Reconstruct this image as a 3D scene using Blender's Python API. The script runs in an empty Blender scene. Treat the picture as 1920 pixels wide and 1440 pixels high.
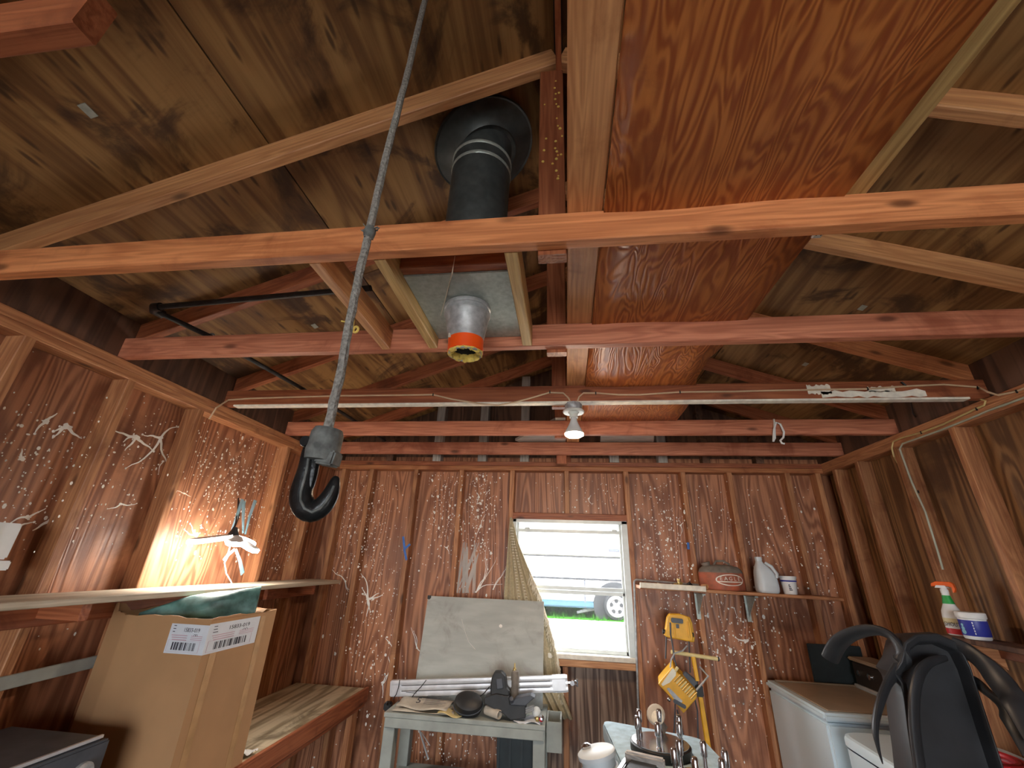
import bpy, bmesh, math, random
from mathutils import Vector as V, Matrix
random.seed(7)
sc = bpy.context.scene
COL = sc.collection
# ------------------------------------------------------------------ camera
F, YAW, PITCH, ROLL, EYE = 778.55, -0.13487, 0.40646, 0.03774, 1.65
_fw = V((math.sin(YAW)*math.cos(PITCH), math.cos(YAW)*math.cos(PITCH), math.sin(PITCH)))
_rt0 = V((math.cos(YAW), -math.sin(YAW), 0)); _up0 = _rt0.cross(_fw)
_rt = _rt0*math.cos(ROLL) + _up0*math.sin(ROLL); _up = _up0*math.cos(ROLL) - _rt0*math.sin(ROLL)
cam = bpy.data.cameras.new('camera'); cam.sensor_width = 36; cam.lens = F/1920*36; cam.clip_start = .02; cam.clip_end = 300
camo = bpy.data.objects.new('camera', cam); COL.objects.link(camo)
camo.matrix_world = Matrix(((_rt.x, _up.x, -_fw.x, 0), (_rt.y, _up.y, -_fw.y, 0), (_rt.z, _up.z, -_fw.z, EYE), (0, 0, 0, 1)))
sc.camera = camo

def at(px, py, X=None, Y=None, Z=None):
    """the point of the plane X=, Y= or Z= (metres) that the photograph shows at a pixel: used to measure the room"""
    r = _rt*((px-960)/F) - _up*((py-720)/F) + _fw
    k = X/r.x if X is not None else Y/r.y if Y is not None else (Z-EYE)/r.z
    return V((0, 0, EYE)) + r*k
# ------------------------------------------------------------------ sky, sun, exposure
w = bpy.data.worlds.new('sky'); sc.world = w; w.use_nodes = True
bg = w.node_tree.nodes['Background']; bg.inputs[0].default_value = (.90, .95, 1, 1); bg.inputs[1].default_value = 10
sun = bpy.data.lights.new('sun', 'SUN'); sun.energy = 9; sun.angle = .01; sun.color = (1, .95, .86)
so = bpy.data.objects.new('sun', sun); COL.objects.link(so); so.rotation_euler = V((-.75, .35, -1)).to_track_quat('-Z', 'Y').to_euler()
vs = sc.view_settings; sc.display_settings.display_device = 'sRGB'
vs.view_transform = 'Standard'; vs.look = 'None'; vs.gamma = 1; vs.use_curve_mapping = False
vs.exposure = 0.18
def portal(name, loc, rot, sx, sy):
    l = bpy.data.lights.new(name, 'AREA'); l.shape = 'RECTANGLE'; l.size = sx; l.size_y = sy; l.cycles.is_portal = True
    o = bpy.data.objects.new(name, l); COL.objects.link(o); o.location = loc; o.rotation_euler = rot
portal('window_portal', (.025, 3.60, 1.51), (-math.pi/2, 0, 0), .92, .98)
portal('doorway_portal', (.275, -4.12, 1.1), (math.pi/2, 0, 0), 3.15, 2.2)

# ------------------------------------------------------------------ materials
def _mat(name):
    m = bpy.data.materials.new(name); m.use_nodes = True
    nt = m.node_tree; b = nt.nodes['Principled BSDF']
    return m, nt, b
def _n(nt, t, **k):
    n = nt.nodes.new(t)
    for a, v in k.items(): setattr(n, a, v)
    return n
def plain(name, c, rough=.6, metal=0, var=.18, scale=18, bump=.05, emit=None, estr=0, alpha=1, spec=.5, dirt=None):
    m, nt, b = _mat(name); L = nt.links.new
    tc = _n(nt, 'ShaderNodeTexCoord'); no = _n(nt, 'ShaderNodeTexNoise')
    no.inputs['Scale'].default_value = scale; no.inputs['Detail'].default_value = 5; L(tc.outputs['Object'], no.inputs['Vector'])
    mx = _n(nt, 'ShaderNodeMix', data_type='RGBA')
    mr = _n(nt, 'ShaderNodeMapRange'); mr.inputs[1].default_value = .3; mr.inputs[2].default_value = .7; L(no.outputs['Fac'], mr.inputs[0])
    L(mr.outputs[0], mx.inputs['Factor'])
    d = dirt or [x*(1-var) for x in c]; l = [min(1, x*(1+var*.6)) for x in c]
    mx.inputs['A'].default_value = (*d, 1); mx.inputs['B'].default_value = (*l, 1)
    L(mx.outputs['Result'], b.inputs['Base Color'])
    b.inputs['Roughness'].default_value = rough; b.inputs['Metallic'].default_value = metal; b.inputs['Specular IOR Level'].default_value = spec
    if bump:
        bp = _n(nt, 'ShaderNodeBump'); bp.inputs['Strength'].default_value = bump; bp.inputs['Distance'].default_value = .01
        L(no.outputs['Fac'], bp.inputs['Height']); L(bp.outputs[0], b.inputs['Normal'])
    if emit: b.inputs['Emission Color'].default_value = (*emit, 1); b.inputs['Emission Strength'].default_value = estr
    if alpha < 1: b.inputs['Alpha'].default_value = alpha
    return m
def wood(name, dark, light, stretch=(1.0, 13, 13), ring=9, rough=.5, knots=0, blot=None, blots=1.3, tint=.3, bump=.25, fiber=(3, 110, 110), blotcut=(.52, .68), spec=.4, contrast=1, streak=None, streakscale=None):
    m, nt, b = _mat(name); L = nt.links.new
    tc = _n(nt, 'ShaderNodeTexCoord'); oi = _n(nt, 'ShaderNodeObjectInfo')
    ml = _n(nt, 'ShaderNodeVectorMath', operation='SCALE'); ml.inputs[0].default_value = (31.7, 17.3, 43.1); L(oi.outputs['Random'], ml.inputs['Scale'])
    ad = _n(nt, 'ShaderNodeVectorMath', operation='ADD'); L(tc.outputs['Object'], ad.inputs[0]); L(ml.outputs[0], ad.inputs[1])
    def noise(sc_, s=1, det=3, dist=0, rgh=.5):
        mp = _n(nt, 'ShaderNodeMapping'); mp.inputs['Scale'].default_value = sc_; L(ad.outputs[0], mp.inputs['Vector'])
        n = _n(nt, 'ShaderNodeTexNoise'); n.inputs['Scale'].default_value = s; n.inputs['Detail'].default_value = det
        n.inputs['Distortion'].default_value = dist; n.inputs['Roughness'].default_value = rgh; L(mp.outputs[0], n.inputs['Vector']); return n
    def math_(op, a, b_=None, c=None):
        x = _n(nt, 'ShaderNodeMath', operation=op)
        for i, v in enumerate((a, b_, c)):
            if v is None: continue
            if isinstance(v, (int, float)): x.inputs[i].default_value = v
            else: L(v, x.inputs[i])
        return x.outputs[0]
    def rng(v, lo, hi):
        r = _n(nt, 'ShaderNodeMapRange', interpolation_type='SMOOTHSTEP'); L(v, r.inputs[0]); r.inputs[1].default_value = lo; r.inputs[2].default_value = hi; return r.outputs[0]
    def mix(f, A, B):
        x = _n(nt, 'ShaderNodeMix', data_type='RGBA')
        for k, v in (('Factor', f), ('A', A), ('B', B)):
            if isinstance(v, (tuple, list)): x.inputs[k].default_value = (*v, 1)
            elif isinstance(v, (int, float)): x.inputs[k].default_value = v
            else: L(v, x.inputs[k])
        return x.outputs['Result']
    g = noise(stretch, 1, 2.5, .5)
    rings = math_('SINE', math_('MULTIPLY', g.outputs['Fac'], ring*6.283))
    fb = noise(fiber, 1, 3)
    f = math_('ADD', math_('MULTIPLY', rings, .34*contrast), math_('MULTIPLY', fb.outputs['Fac'], 1.1))
    f = rng(f, .1, 1.0)
    colr = mix(f, dark, light)
    if blot:
        bl = noise(tuple(v*.35 + .65*1 if v < 20 else 1 for v in (1, 1, 1)), blots, 6, 1.2, .62)
        bs = noise(stretch, .6, 3, .4)
        v = math_('ADD', math_('MULTIPLY', bl.outputs['Fac'], .65), math_('MULTIPLY', bs.outputs['Fac'], .35))
        colr = mix(math_('MULTIPLY', rng(v, *blotcut), .85), colr, blot)
    if streak:
        mp = _n(nt, 'ShaderNodeMapping'); mp.inputs['Scale'].default_value = streakscale; L(ad.outputs[0], mp.inputs['Vector'])
        vo = _n(nt, 'ShaderNodeTexVoronoi'); vo.inputs['Scale'].default_value = 1; L(mp.outputs[0], vo.inputs['Vector'])
        colr = mix(math_('MULTIPLY', math_('SUBTRACT', 1, rng(vo.outputs['Distance'], .08, .24)), .8), colr, streak)
    if knots:
        mp = _n(nt, 'ShaderNodeMapping'); mp.inputs['Scale'].default_value = (2.6*knots, 9, 9); L(ad.outputs[0], mp.inputs['Vector'])
        vo = _n(nt, 'ShaderNodeTexVoronoi'); vo.inputs['Scale'].default_value = 1; L(mp.outputs[0], vo.inputs['Vector'])
        k = math_('SUBTRACT', 1, rng(vo.outputs['Distance'], .05, .17))
        colr = mix(math_('MULTIPLY', k, .85), colr, tuple(x*.28 for x in dark))
    hs = _n(nt, 'ShaderNodeHueSaturation'); L(colr, hs.inputs['Color'])
    L(math_('ADD', math_('MULTIPLY', oi.outputs['Random'], tint*2), 1-tint), hs.inputs['Value'])
    L(hs.outputs[0], b.inputs['Base Color'])
    b.inputs['Roughness'].default_value = rough; b.inputs['Specular IOR Level'].default_value = spec
    bp = _n(nt, 'ShaderNodeBump'); bp.inputs['Strength'].default_value = bump; bp.inputs['Distance'].default_value = .004
    L(f, bp.inputs['Height']); L(bp.outputs[0], b.inputs['Normal'])
    return m
M = {}
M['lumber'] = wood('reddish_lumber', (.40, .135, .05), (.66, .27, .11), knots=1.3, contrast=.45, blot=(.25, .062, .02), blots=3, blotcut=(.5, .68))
M['lumber_pink'] = wood('pinkish_lumber', (.33, .105, .058), (.56, .225, .13), knots=1.3, contrast=.5, blot=(.22, .06, .03), blots=3, blotcut=(.5, .68))
M['lumber_pale'] = wood('pale_lumber', (.46, .20, .08), (.72, .38, .17), knots=1.3, tint=.12, contrast=.45, blot=(.30, .10, .035), blots=3, blotcut=(.54, .7))
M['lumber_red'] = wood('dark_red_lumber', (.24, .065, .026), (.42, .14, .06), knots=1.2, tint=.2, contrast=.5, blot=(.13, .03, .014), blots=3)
M['lumber_grey'] = wood('grey_weathered_lumber', (.26, .24, .22), (.46, .44, .41), knots=.7, tint=.1, contrast=.5)
M['lumber_tan'] = wood('tan_lumber', (.38, .235, .085), (.62, .43, .18), knots=.7, tint=.15, contrast=.5)
M['stud'] = wood('wall_stud_lumber', (.29, .11, .048), (.52, .25, .115), stretch=(1.1, 12, 12), knots=1.2, tint=.2, contrast=.5, blot=(.20, .07, .03), blots=3)
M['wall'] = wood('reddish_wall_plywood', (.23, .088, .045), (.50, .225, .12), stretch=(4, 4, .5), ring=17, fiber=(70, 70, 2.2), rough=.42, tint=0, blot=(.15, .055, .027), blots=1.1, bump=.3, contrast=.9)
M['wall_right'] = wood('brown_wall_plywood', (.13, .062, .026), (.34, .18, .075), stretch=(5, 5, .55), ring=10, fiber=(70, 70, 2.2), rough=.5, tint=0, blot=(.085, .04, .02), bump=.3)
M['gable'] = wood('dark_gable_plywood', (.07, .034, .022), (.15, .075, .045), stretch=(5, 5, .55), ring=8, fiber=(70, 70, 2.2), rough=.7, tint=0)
M['roof'] = wood('tan_roof_plywood', (.17, .078, .026), (.38, .21, .075), stretch=(.6, 5.5, 5.5), ring=5, fiber=(1.8, 60, 60), rough=.6, tint=.12, blot=(.05, .02, .009), blots=2.6, bump=.2, blotcut=(.475, .575), contrast=.7, streak=(.055, .024, .01), streakscale=(5, 24, 24))
M['loft'] = wood('orange_loft_plywood', (.30, .075, .02), (.58, .21, .055), stretch=(2, 10, 10), ring=16, fiber=(2, 60, 60), rough=.38, tint=0, blot=(.27, .075, .024), blots=2.5, bump=.35, contrast=.85)
M['bench'] = wood('dusty_bench_plywood', (.27, .22, .14), (.60, .52, .37), stretch=(6, .7, 6), ring=6, fiber=(60, 2, 60), rough=.7, tint=0, blot=(.12, .09, .055), blots=3, bump=.3)
M['dusty_shelf'] = wood('dusty_pale_shelf', (.36, .30, .22), (.58, .51, .40), ring=4, contrast=.5)
M['floor'] = plain('grey_concrete', (.10, .09, .08), .85, var=.25, scale=3, bump=.1)
M['ground'] = plain('pale_concrete_drive', (.62, .60, .56), .9, var=.12, scale=2)
M['grass'] = plain('green_grass', (.025, .11, .01), .95, spec=0, var=.4, scale=30)
M['galv'] = plain('galvanised_steel', (.42, .48, .45), .42, .35, var=.2, scale=60, bump=.02)
M['dull_steel'] = plain('dull_grey_steel', (.44, .46, .48), .5, .4, var=.3, scale=40)
M['pipe'] = plain('dark_grey_stovepipe', (.075, .088, .09), .42, .35, var=.3, scale=25, bump=.04)
M['iron'] = plain('black_iron', (.035, .034, .035), .5, .5, var=.4, scale=30)
M['hook'] = plain('greasy_black_iron', (.022, .024, .026), .33, .55, var=.6, scale=55, bump=.25)
M['rope'] = plain('grey_wire_rope', (.27, .26, .24), .8, 0, var=.5, scale=160, bump=.6)
M['dust'] = plain('grey_dusty_iron', (.15, .16, .155), .75, .2, var=.5, scale=60, bump=.2)
M['tape'] = plain('orange_tape', (1.0, .10, .008), .42, var=.1, scale=12)
M['foam'] = plain('yellow_foam', (.78, .60, .15), .8, var=.25, scale=50)
M['soot'] = plain('sooty_lining', (.05, .05, .055), .9)
M['cable'] = plain('cream_cable', (.62, .46, .30), .5, var=.15)
M['cable_yellow'] = plain('yellowed_cable', (.60, .47, .20), .5, var=.15)
M['cable_grey'] = plain('grey_green_cable', (.42, .43, .34), .55, var=.15)
M['white_paint'] = plain('white_paint', (.80, .76, .66), .6, var=.2, scale=30)
M['splash'] = plain('white_splashes', (.92, .90, .84), .4, var=.06, scale=60)
M['smear'] = plain('thin_white_smear', (.86, .84, .80), .6, var=.1, alpha=.32)
M['white'] = plain('white_plastic', (.80, .82, .82), .4, var=.06)
M['porcelain'] = plain('white_porcelain', (.78, .82, .77), .25, var=.06)
M['bulbglass'] = plain('frosted_bulb_glass', (.70, .74, .74), .2, var=.05)
M['bulblit'] = plain('glowing_bulb_lens', (1, .8, .5), .3, emit=(1, .74, .5), estr=480)
M['led'] = plain('lit_led_panel', (1, 1, 1), .3, emit=(1, .95, .86), estr=62)
M['pale_blue'] = plain('pale_blue_translucent', (.26, .50, .60), .35, var=.15, alpha=.55)
M['black'] = plain('black_plastic', (.022, .023, .025), .5, var=.3)
M['black_shell'] = plain('black_moulded_plastic', (.028, .030, .034), .42, var=.35, scale=9, bump=.06)
M['charcoal'] = plain('charcoal_plastic', (.07, .08, .10), .45, var=.25)
M['card'] = plain('brown_cardboard', (.44, .245, .115), .8, var=.10, scale=5)
M['card_in'] = plain('cardboard_inside', (.36, .21, .11), .85, var=.1)
M['label'] = plain('white_label_paper', (.68, .72, .78), .55, var=.05)
M['ink'] = plain('black_ink', (.035, .035, .05), .6, var=.1)
M['pink'] = plain('faded_pink_ink', (.55, .34, .42), .6, var=.1)
M['clear_tape'] = plain('shiny_packing_tape', (.52, .31, .15), .22, var=.15)
M['tarp'] = plain('teal_tarp', (.10, .23, .22), .5, var=.7, scale=14, bump=.4, dirt=(.02, .055, .045))
M['alu'] = plain('brushed_aluminium', (.74, .76, .80), .3, .45, var=.12, scale=20, bump=.01)
M['winalu'] = plain('window_aluminium', (.50, .52, .50), .45, .4, var=.1)
M['curtain'] = plain('tan_woven_cloth', (.52, .45, .30), .85, var=.18, scale=70, bump=.3)
M['fringe'] = plain('cream_fringe', (.82, .76, .62), .85, var=.15, scale=60)
M['tablegrey'] = plain('grey_painted_wood', (.34, .37, .345), .65, var=.22, scale=9, bump=.1)
M['board'] = wood('scuffed_grey_board', (.36, .38, .355), (.45, .475, .445), stretch=(3, 9, 9), ring=2, contrast=.4, fiber=(6, 24, 24), blot=(.27, .26, .235), blots=4, blotcut=(.5, .66), tint=0, bump=.15)
M['yellow'] = plain('yellow_plastic', (.80, .42, .02), .4, var=.15)
M['paleyellow'] = plain('pale_yellow_foam_grip', (.80, .66, .32), .6, var=.12)
M['lens'] = plain('pale_lamp_glass', (.82, .80, .66), .2, var=.05)
M['red_can'] = plain('faded_red_metal', (.42, .10, .045), .55, .1, var=.35, scale=20, dirt=(.24, .085, .05))
M['can_top'] = plain('dusty_grey_metal', (.22, .19, .16), .7, .2, var=.3, scale=25)
M['jug'] = plain('milky_plastic', (.60, .66, .70), .4, var=.05)
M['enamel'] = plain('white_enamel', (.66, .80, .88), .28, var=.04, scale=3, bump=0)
M['enamel_top'] = plain('dusty_tan_reflection_enamel', (.40, .31, .22), .35, var=.12, scale=8, bump=.02)  # tan mixes dust with the wood's reflection, painted into the colour
M['console'] = plain('dark_brown_console', (.032, .024, .02), .4, var=.2)
M['chrome'] = plain('chrome', (.62, .62, .64), .18, 1, var=.1, scale=50, bump=0)
M['brass'] = plain('old_brass', (.55, .40, .16), .4, .8, var=.2)
M['pad'] = plain('pale_blue_grey_padding', (.42, .57, .66), .8, var=.2, scale=26, bump=.5)
M['padrim'] = plain('blue_grey_rim', (.44, .57, .64), .5, var=.1)
M['paper'] = plain('newspaper', (.52, .47, .39), .8, var=.15, scale=20)
M['bluetape'] = plain('blue_masking_tape', (.05, .17, .55), .6, var=.2)
M['green'] = plain('green_plastic', (.02, .36, .07), .4, var=.1)
M['orange'] = plain('orange_plastic', (.85, .13, .015), .4, var=.1)
M['red'] = plain('red_plastic', (.55, .02, .03), .4, var=.12)
M['darkblue'] = plain('deep_blue_label', (.035, .045, .33), .4, var=.1)
M['lightblue'] = plain('light_blue_print', (.25, .55, .68), .4, var=.2)
M['cream'] = plain('cream_print', (.70, .62, .36), .4, var=.1)
M['crate'] = plain('dark_teal_plastic', (.014, .024, .028), .5, var=.3)
M['van'] = plain('white_van_paint', (.80, .80, .80), .3, var=.02, bump=0)
M['vanblue'] = plain('faded_blue_sill', (.05, .11, .15), .9, var=.15)
M['tyre'] = plain('black_rubber', (.045, .047, .05), .95, spec=0)
M['wheelwhite'] = plain('white_steel_wheel', (.22, .22, .225), .6, spec=.2, var=.04)
m, nt, b = _mat('clear_window_glass'); nt.nodes.remove(b)
_t = _n(nt, 'ShaderNodeBsdfTransparent'); _g = _n(nt, 'ShaderNodeBsdfGlossy'); _g.inputs['Roughness'].default_value = .02
_x = _n(nt, 'ShaderNodeMixShader'); _x.inputs[0].default_value = .008
nt.links.new(_t.outputs[0], _x.inputs[1]); nt.links.new(_g.outputs[0], _x.inputs[2]); nt.links.new(_x.outputs[0], nt.nodes['Material Output'].inputs[0])
M['glass'] = m

# ------------------------------------------------------------------ builders
def world(o):
    m = o.matrix_basis.copy()
    return world(o.parent) @ o.matrix_parent_inverse @ m if o.parent else m
def hang(o, p):
    if p is not None:
        o.parent = p; o.matrix_parent_inverse = world(p).inverted()
def tag(o, label=None, cat=None, group=None, kind=None):
    if label: o['label'] = label
    if cat: o['category'] = cat
    if group: o['group'] = group
    if kind: o['kind'] = kind
    return o
def thing(name, label, cat, loc, group=None):
    o = bpy.data.objects.new(name, None); COL.objects.link(o); o.location = loc; o.empty_display_size = .05
    return tag(o, label, cat, group)
def setting(name):
    o = bpy.data.objects.new(name, None); COL.objects.link(o); o['kind'] = 'structure'; return o
class G:
    def __init__(s): s.v = []; s.f = []
    def add(s, vs_, fs):
        n = len(s.v); s.v += [V(x) for x in vs_]; s.f += [tuple(i+n for i in f) for f in fs]; return s
    def hexa(s, p):   # 8 points: bottom loop 0-3, top loop 4-7
        return s.add(p, [(3, 2, 1, 0), (4, 5, 6, 7), (0, 1, 5, 4), (1, 2, 6, 5), (2, 3, 7, 6), (3, 0, 4, 7)])
    def box(s, lo, hi, mtx=None):
        (a, b_, c), (d, e, f) = lo, hi
        p = [V(q) for q in ((a, b_, c), (d, b_, c), (d, e, c), (a, e, c), (a, b_, f), (d, b_, f), (d, e, f), (a, e, f))]
        if mtx: p = [mtx @ q for q in p]
        return s.hexa(p)
    def cbox(s, lo, hi, ch=.004, mtx=None):   # box with all edges chamfered
        bm = bmesh.new(); bmesh.ops.create_cube(bm, size=1)
        for v in bm.verts: v.co = V([lo[i] + (v.co[i]+.5)*(hi[i]-lo[i]) for i in range(3)])
        bmesh.ops.bevel(bm, geom=bm.edges[:], offset=ch, segments=2, affect='EDGES', clamp_overlap=True)
        return s.bm(bm, mtx)
    def bm(s, bm, mtx=None):
        bm.verts.index_update()
        s.add([(mtx @ v.co) if mtx else v.co.copy() for v in bm.verts], [[v.index for v in f.verts] for f in bm.faces]); bm.free(); return s
    def tube(s, pts, r, n=8, flat=1, nrm=None, cap=True):   # r: number or list; flat <1 squashes across nrm
        pts = [V(p) for p in pts]; k = len(pts); rs = r if isinstance(r, (list, tuple)) else [r]*k
        fs_ = flat if isinstance(flat, (list, tuple)) else [flat]*k
        base = len(s.v); prev = None
        for i, p in enumerate(pts):
            t = (pts[min(i+1, k-1)] - pts[max(i-1, 0)]).normalized()
            if nrm is not None: u = V(nrm) - t*V(nrm).dot(t)
            elif prev is None: u = t.orthogonal()
            else: u = prev - t*prev.dot(t)
            if u.length < 1e-6: u = t.orthogonal()
            u.normalize(); prev = u; w_ = t.cross(u)
            for j in range(n):
                a = 2*math.pi*j/n
                s.v.append(p + u*(math.cos(a)*rs[i]*fs_[i]) + w_*(math.sin(a)*rs[i]))
        for i in range(k-1):
            for j in range(n):
                a = base+i*n+j; b_ = base+i*n+(j+1) % n
                s.f.append((a, b_, b_+n, a+n))
        if cap: s.f.append(tuple(base+j for j in reversed(range(n)))); s.f.append(tuple(base+(k-1)*n+j for j in range(n)))
        return s
    def lathe(s, prof, o=(0, 0, 0), ax=(0, 0, 1), n=24, ell=(1, 1), ref=None):
        ax = V(ax).normalized(); u = (V(ref) - ax*V(ref).dot(ax)).normalized() if ref else ax.orthogonal().normalized(); w_ = ax.cross(u); o = V(o); base = len(s.v); k = len(prof)
        for r, z in prof:
            for j in range(n):
                a = 2*math.pi*j/n; s.v.append(o + ax*z + u*(math.cos(a)*r*ell[0]) + w_*(math.sin(a)*r*ell[1]))
        for i in range(k-1):
            for j in range(n):
                a = base+i*n+j; b_ = base+i*n+(j+1) % n; s.f.append((a, b_, b_+n, a+n))
        if prof[0][0] > 1e-5: s.f.append(tuple(base+j for j in reversed(range(n))))
        if prof[-1][0] > 1e-5: s.f.append(tuple(base+(k-1)*n+j for j in range(n)))
        return s
    def prism(s, pts, d):   # planar outline of 3D points pushed along d
        pts = [V(p) for p in pts]; d = V(d); n = len(pts)
        return s.add(pts + [p+d for p in pts], [tuple(reversed(range(n))), tuple(range(n, 2*n))] + [(i, (i+1) % n, (i+1) % n+n, i+n) for i in range(n)])
    def grid(s, rows, thick=None):
        base = len(s.v); h = len(rows); w_ = len(rows[0])
        for r in rows: s.v += [V(p) for p in r]
        for i in range(h-1):
            for j in range(w_-1):
                a = base+i*w_+j; s.f.append((a, a+1, a+w_+1, a+w_))
        return s
    def ball(s, c, r, n=10, sc_=(1, 1, 1)):
        bm = bmesh.new(); bmesh.ops.create_uvsphere(bm, u_segments=n, v_segments=max(4, n//2+1), radius=1)
        for v in bm.verts: v.co = V(c) + V([v.co[i]*r*sc_[i] for i in range(3)])
        return s.bm(bm)
    def torus(s, c, R, r, ax=(0, 0, 1), n=28, m_=8, a0=0, a1=2*math.pi, ell=1):
        ax = V(ax).normalized(); u = ax.orthogonal().normalized(); w_ = ax.cross(u)
        pts = [V(c) + u*(math.cos(a0+(a1-a0)*i/n)*R) + w_*(math.sin(a0+(a1-a0)*i/n)*R*ell) for i in range(n+1)]
        return s.tube(pts, r, m_)
    def obj(s, name, mat, parent=None, smooth=True, origin=None, mtx=None, solid=0, sub=0, bevel=0, fix=True):
        vs_ = s.v
        if origin is None:
            if parent is None and vs_ and mtx is None:
                lo = [min(v[i] for v in vs_) for i in range(3)]; hi = [max(v[i] for v in vs_) for i in range(3)]
                origin = V(((lo[0]+hi[0])/2, (lo[1]+hi[1])/2, lo[2]))
            else: origin = V((0, 0, 0))
        origin = V(origin)
        me = bpy.data.meshes.new(name); me.from_pydata([v-origin for v in vs_], [], s.f); me.materials.append(M[mat] if isinstance(mat, str) else mat)
        if fix:
            bm = bmesh.new(); bm.from_mesh(me); bmesh.ops.recalc_face_normals(bm, faces=bm.faces); bm.to_mesh(me); bm.free()
        if smooth: me.shade_smooth(); me.set_sharp_from_angle(angle=math.radians(38))
        o = bpy.data.objects.new(name, me); COL.objects.link(o)
        if mtx is not None: o.matrix_basis = mtx
        else: o.location = origin
        hang(o, parent)
        if bevel:
            d = o.modifiers.new('bevel', 'BEVEL'); d.width = bevel; d.segments = 2; d.limit_method = 'ANGLE'
        if solid:
            d = o.modifiers.new('solid', 'SOLIDIFY'); d.thickness = solid; d.offset = 0
        if sub:
            d = o.modifiers.new('sub', 'SUBSURF'); d.levels = sub; d.render_levels = sub
        return o
def frame(p0, x, y):
    x = V(x).normalized(); z = x.cross(V(y)).normalized(); y = z.cross(x)
    m_ = Matrix.Identity(4)
    for i in range(3): m_[i][0] = x[i]; m_[i][1] = y[i]; m_[i][2] = z[i]; m_[i][3] = V(p0)[i]
    return m_
_lum = {}
def lumber(name, p0, p1, w_, h, mat, parent=None, up=(0, 0, 1), ch=.003):
    """a board whose centre line runs p0 to p1; w_ across, h along up; its own X axis runs along the grain"""
    p0, p1 = V(p0), V(p1); x = p1-p0; ln = x.length; x.normalize(); z = (V(up)-x*V(up).dot(x)).normalized(); y = z.cross(x)
    mt = frame((p0+p1)/2, x, y)
    key = (round(ln, 4), w_, h, mat)
    if key in _lum:
        o = bpy.data.objects.new(name, _lum[key]); COL.objects.link(o); o.matrix_basis = mt; hang(o, parent); return o
    g = G(); c = min(ch, w_*.2, h*.2); a, b_ = w_/2, h/2
    sec = [(-a+c, -b_), (a-c, -b_), (a, -b_+c), (a, b_-c), (a-c, b_), (-a+c, b_), (-a, b_-c), (-a, -b_+c)]
    g.prism([(-ln/2, q[0], q[1]) for q in sec], (ln, 0, 0))
    o = g.obj(name, mat, parent, smooth=False, mtx=mt); _lum[key] = o.data; return o
def text(name, s, size, p, xdir, ydir, mat, parent, align='LEFT', shear=0, sx=1):
    c = bpy.data.curves.new(name, 'FONT'); c.body = s; c.size = size; c.extrude = .0002; c.align_x = align; c.shear = shear; c.materials.append(M[mat]); c.resolution_u = 2
    t = bpy.data.objects.new(name, c); COL.objects.link(t); me = bpy.data.meshes.new_from_object(t.evaluated_get(bpy.context.evaluated_depsgraph_get())); bpy.data.objects.remove(t)
    o = bpy.data.objects.new(name, me); COL.objects.link(o); o.matrix_basis = frame(p, xdir, ydir) @ Matrix.Diagonal((sx, 1, 1, 1)); hang(o, parent); return o

# ================================================================== SETTING
JY = [.878, 1.460, 2.10, 2.70, 3.247]          # near faces of the tie beams
ZP0, ZP1, ZT0, ZT1 = 2.37, 2.446, 2.45, 2.548  # wall plates, tie beams
WX, WXR, WB = 2.0, 1.99, 3.5                    # stud faces of the side walls and the back wall
SL, ZR = .372, 3.395                            # roof slope, underside of the sheathing at the ridge
FY = -4.0
def zroof(x): return ZR - SL*abs(x)
G().box((-2.6, FY-.3, -.2), (2.6, 3.62, 0)).obj('floor', 'floor', origin=(0, 0, 0), smooth=False)['kind'] = 'structure'
# ---- left wall
wl = G().box((-2.115, FY, 0), (-2.09, 3.62, 2.55)).obj('wall_left', 'wall', origin=(0, 0, 0), smooth=False); wl['kind'] = 'structure'
for y in (-3.6, -2.8, -2.2, -1.6, -1.0, -.45, -.05, .35, .76, 1.165, 1.57, 1.975, 2.78, 3.19):
    lumber('stud', (-2.045, y-.019, 0), (-2.045, y-.019, ZP0), .09, .038, 'stud', wl, up=(0, 1, 0))
for z in (ZP0+.019, ZP0+.057): lumber('top_plate', (-2.045, FY, z), (-2.045, 3.59, z), .09, .0375, 'stud', wl)
# ---- right wall
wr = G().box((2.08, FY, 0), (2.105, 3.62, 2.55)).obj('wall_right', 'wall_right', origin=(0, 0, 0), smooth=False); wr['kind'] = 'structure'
for y in (-3.6, -2.8, -2.2, -1.6, -1.0, -.45, .3, .71, 1.12, 1.53, 1.94, 2.345, 2.753, 3.125, 3.39):
    lumber('stud', (2.035, y-.019, 0), (2.035, y-.019, ZP0), .09, .038, 'stud', wr, up=(0, 1, 0))
for z in (ZP0+.019, ZP0+.057): lumber('top_plate', (2.035, FY, z), (2.035, 3.59, z), .09, .0375, 'stud', wr)
# ---- back wall with the window opening
W0, W1, WZ0, WZ1 = -.425, .475, 1.04, 1.98
g = G()
for lo, hi in (((-2.115, 0), (W0, 2.5)), ((W1, 0), (2.105, 2.5)), ((W0, 0), (W1, WZ0)), ((W0, WZ1), (W1, 2.5))):
    g.box((lo[0], 3.59, lo[1]), (hi[0], 3.615, hi[1]))
wb = g.obj('wall_back', 'wall', origin=(0, 0, 0), smooth=False); wb['kind'] = 'structure'
for x in (-1.96, -1.70, -1.29, -.885, -.444, .494, .943, 1.298, 1.727, 1.95):
    lumber('stud', (x, 3.545, 0), (x, 3.545, ZP0), .038, .09, 'stud', wb, up=(0, 1, 0))
lumber('stud', (.012, 3.545, WZ1+.05), (.012, 3.545, ZP0), .038, .09, 'stud', wb, up=(0, 1, 0))
lumber('stud', (-.02, 3.545, 0), (-.02, 3.545, WZ0-.05), .038, .09, 'stud', wb, up=(0, 1, 0))
lumber('window_header', (W0, 3.545, WZ1+.025), (W1, 3.545, WZ1+.025), .09, .05, 'lumber_red', wb)
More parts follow.
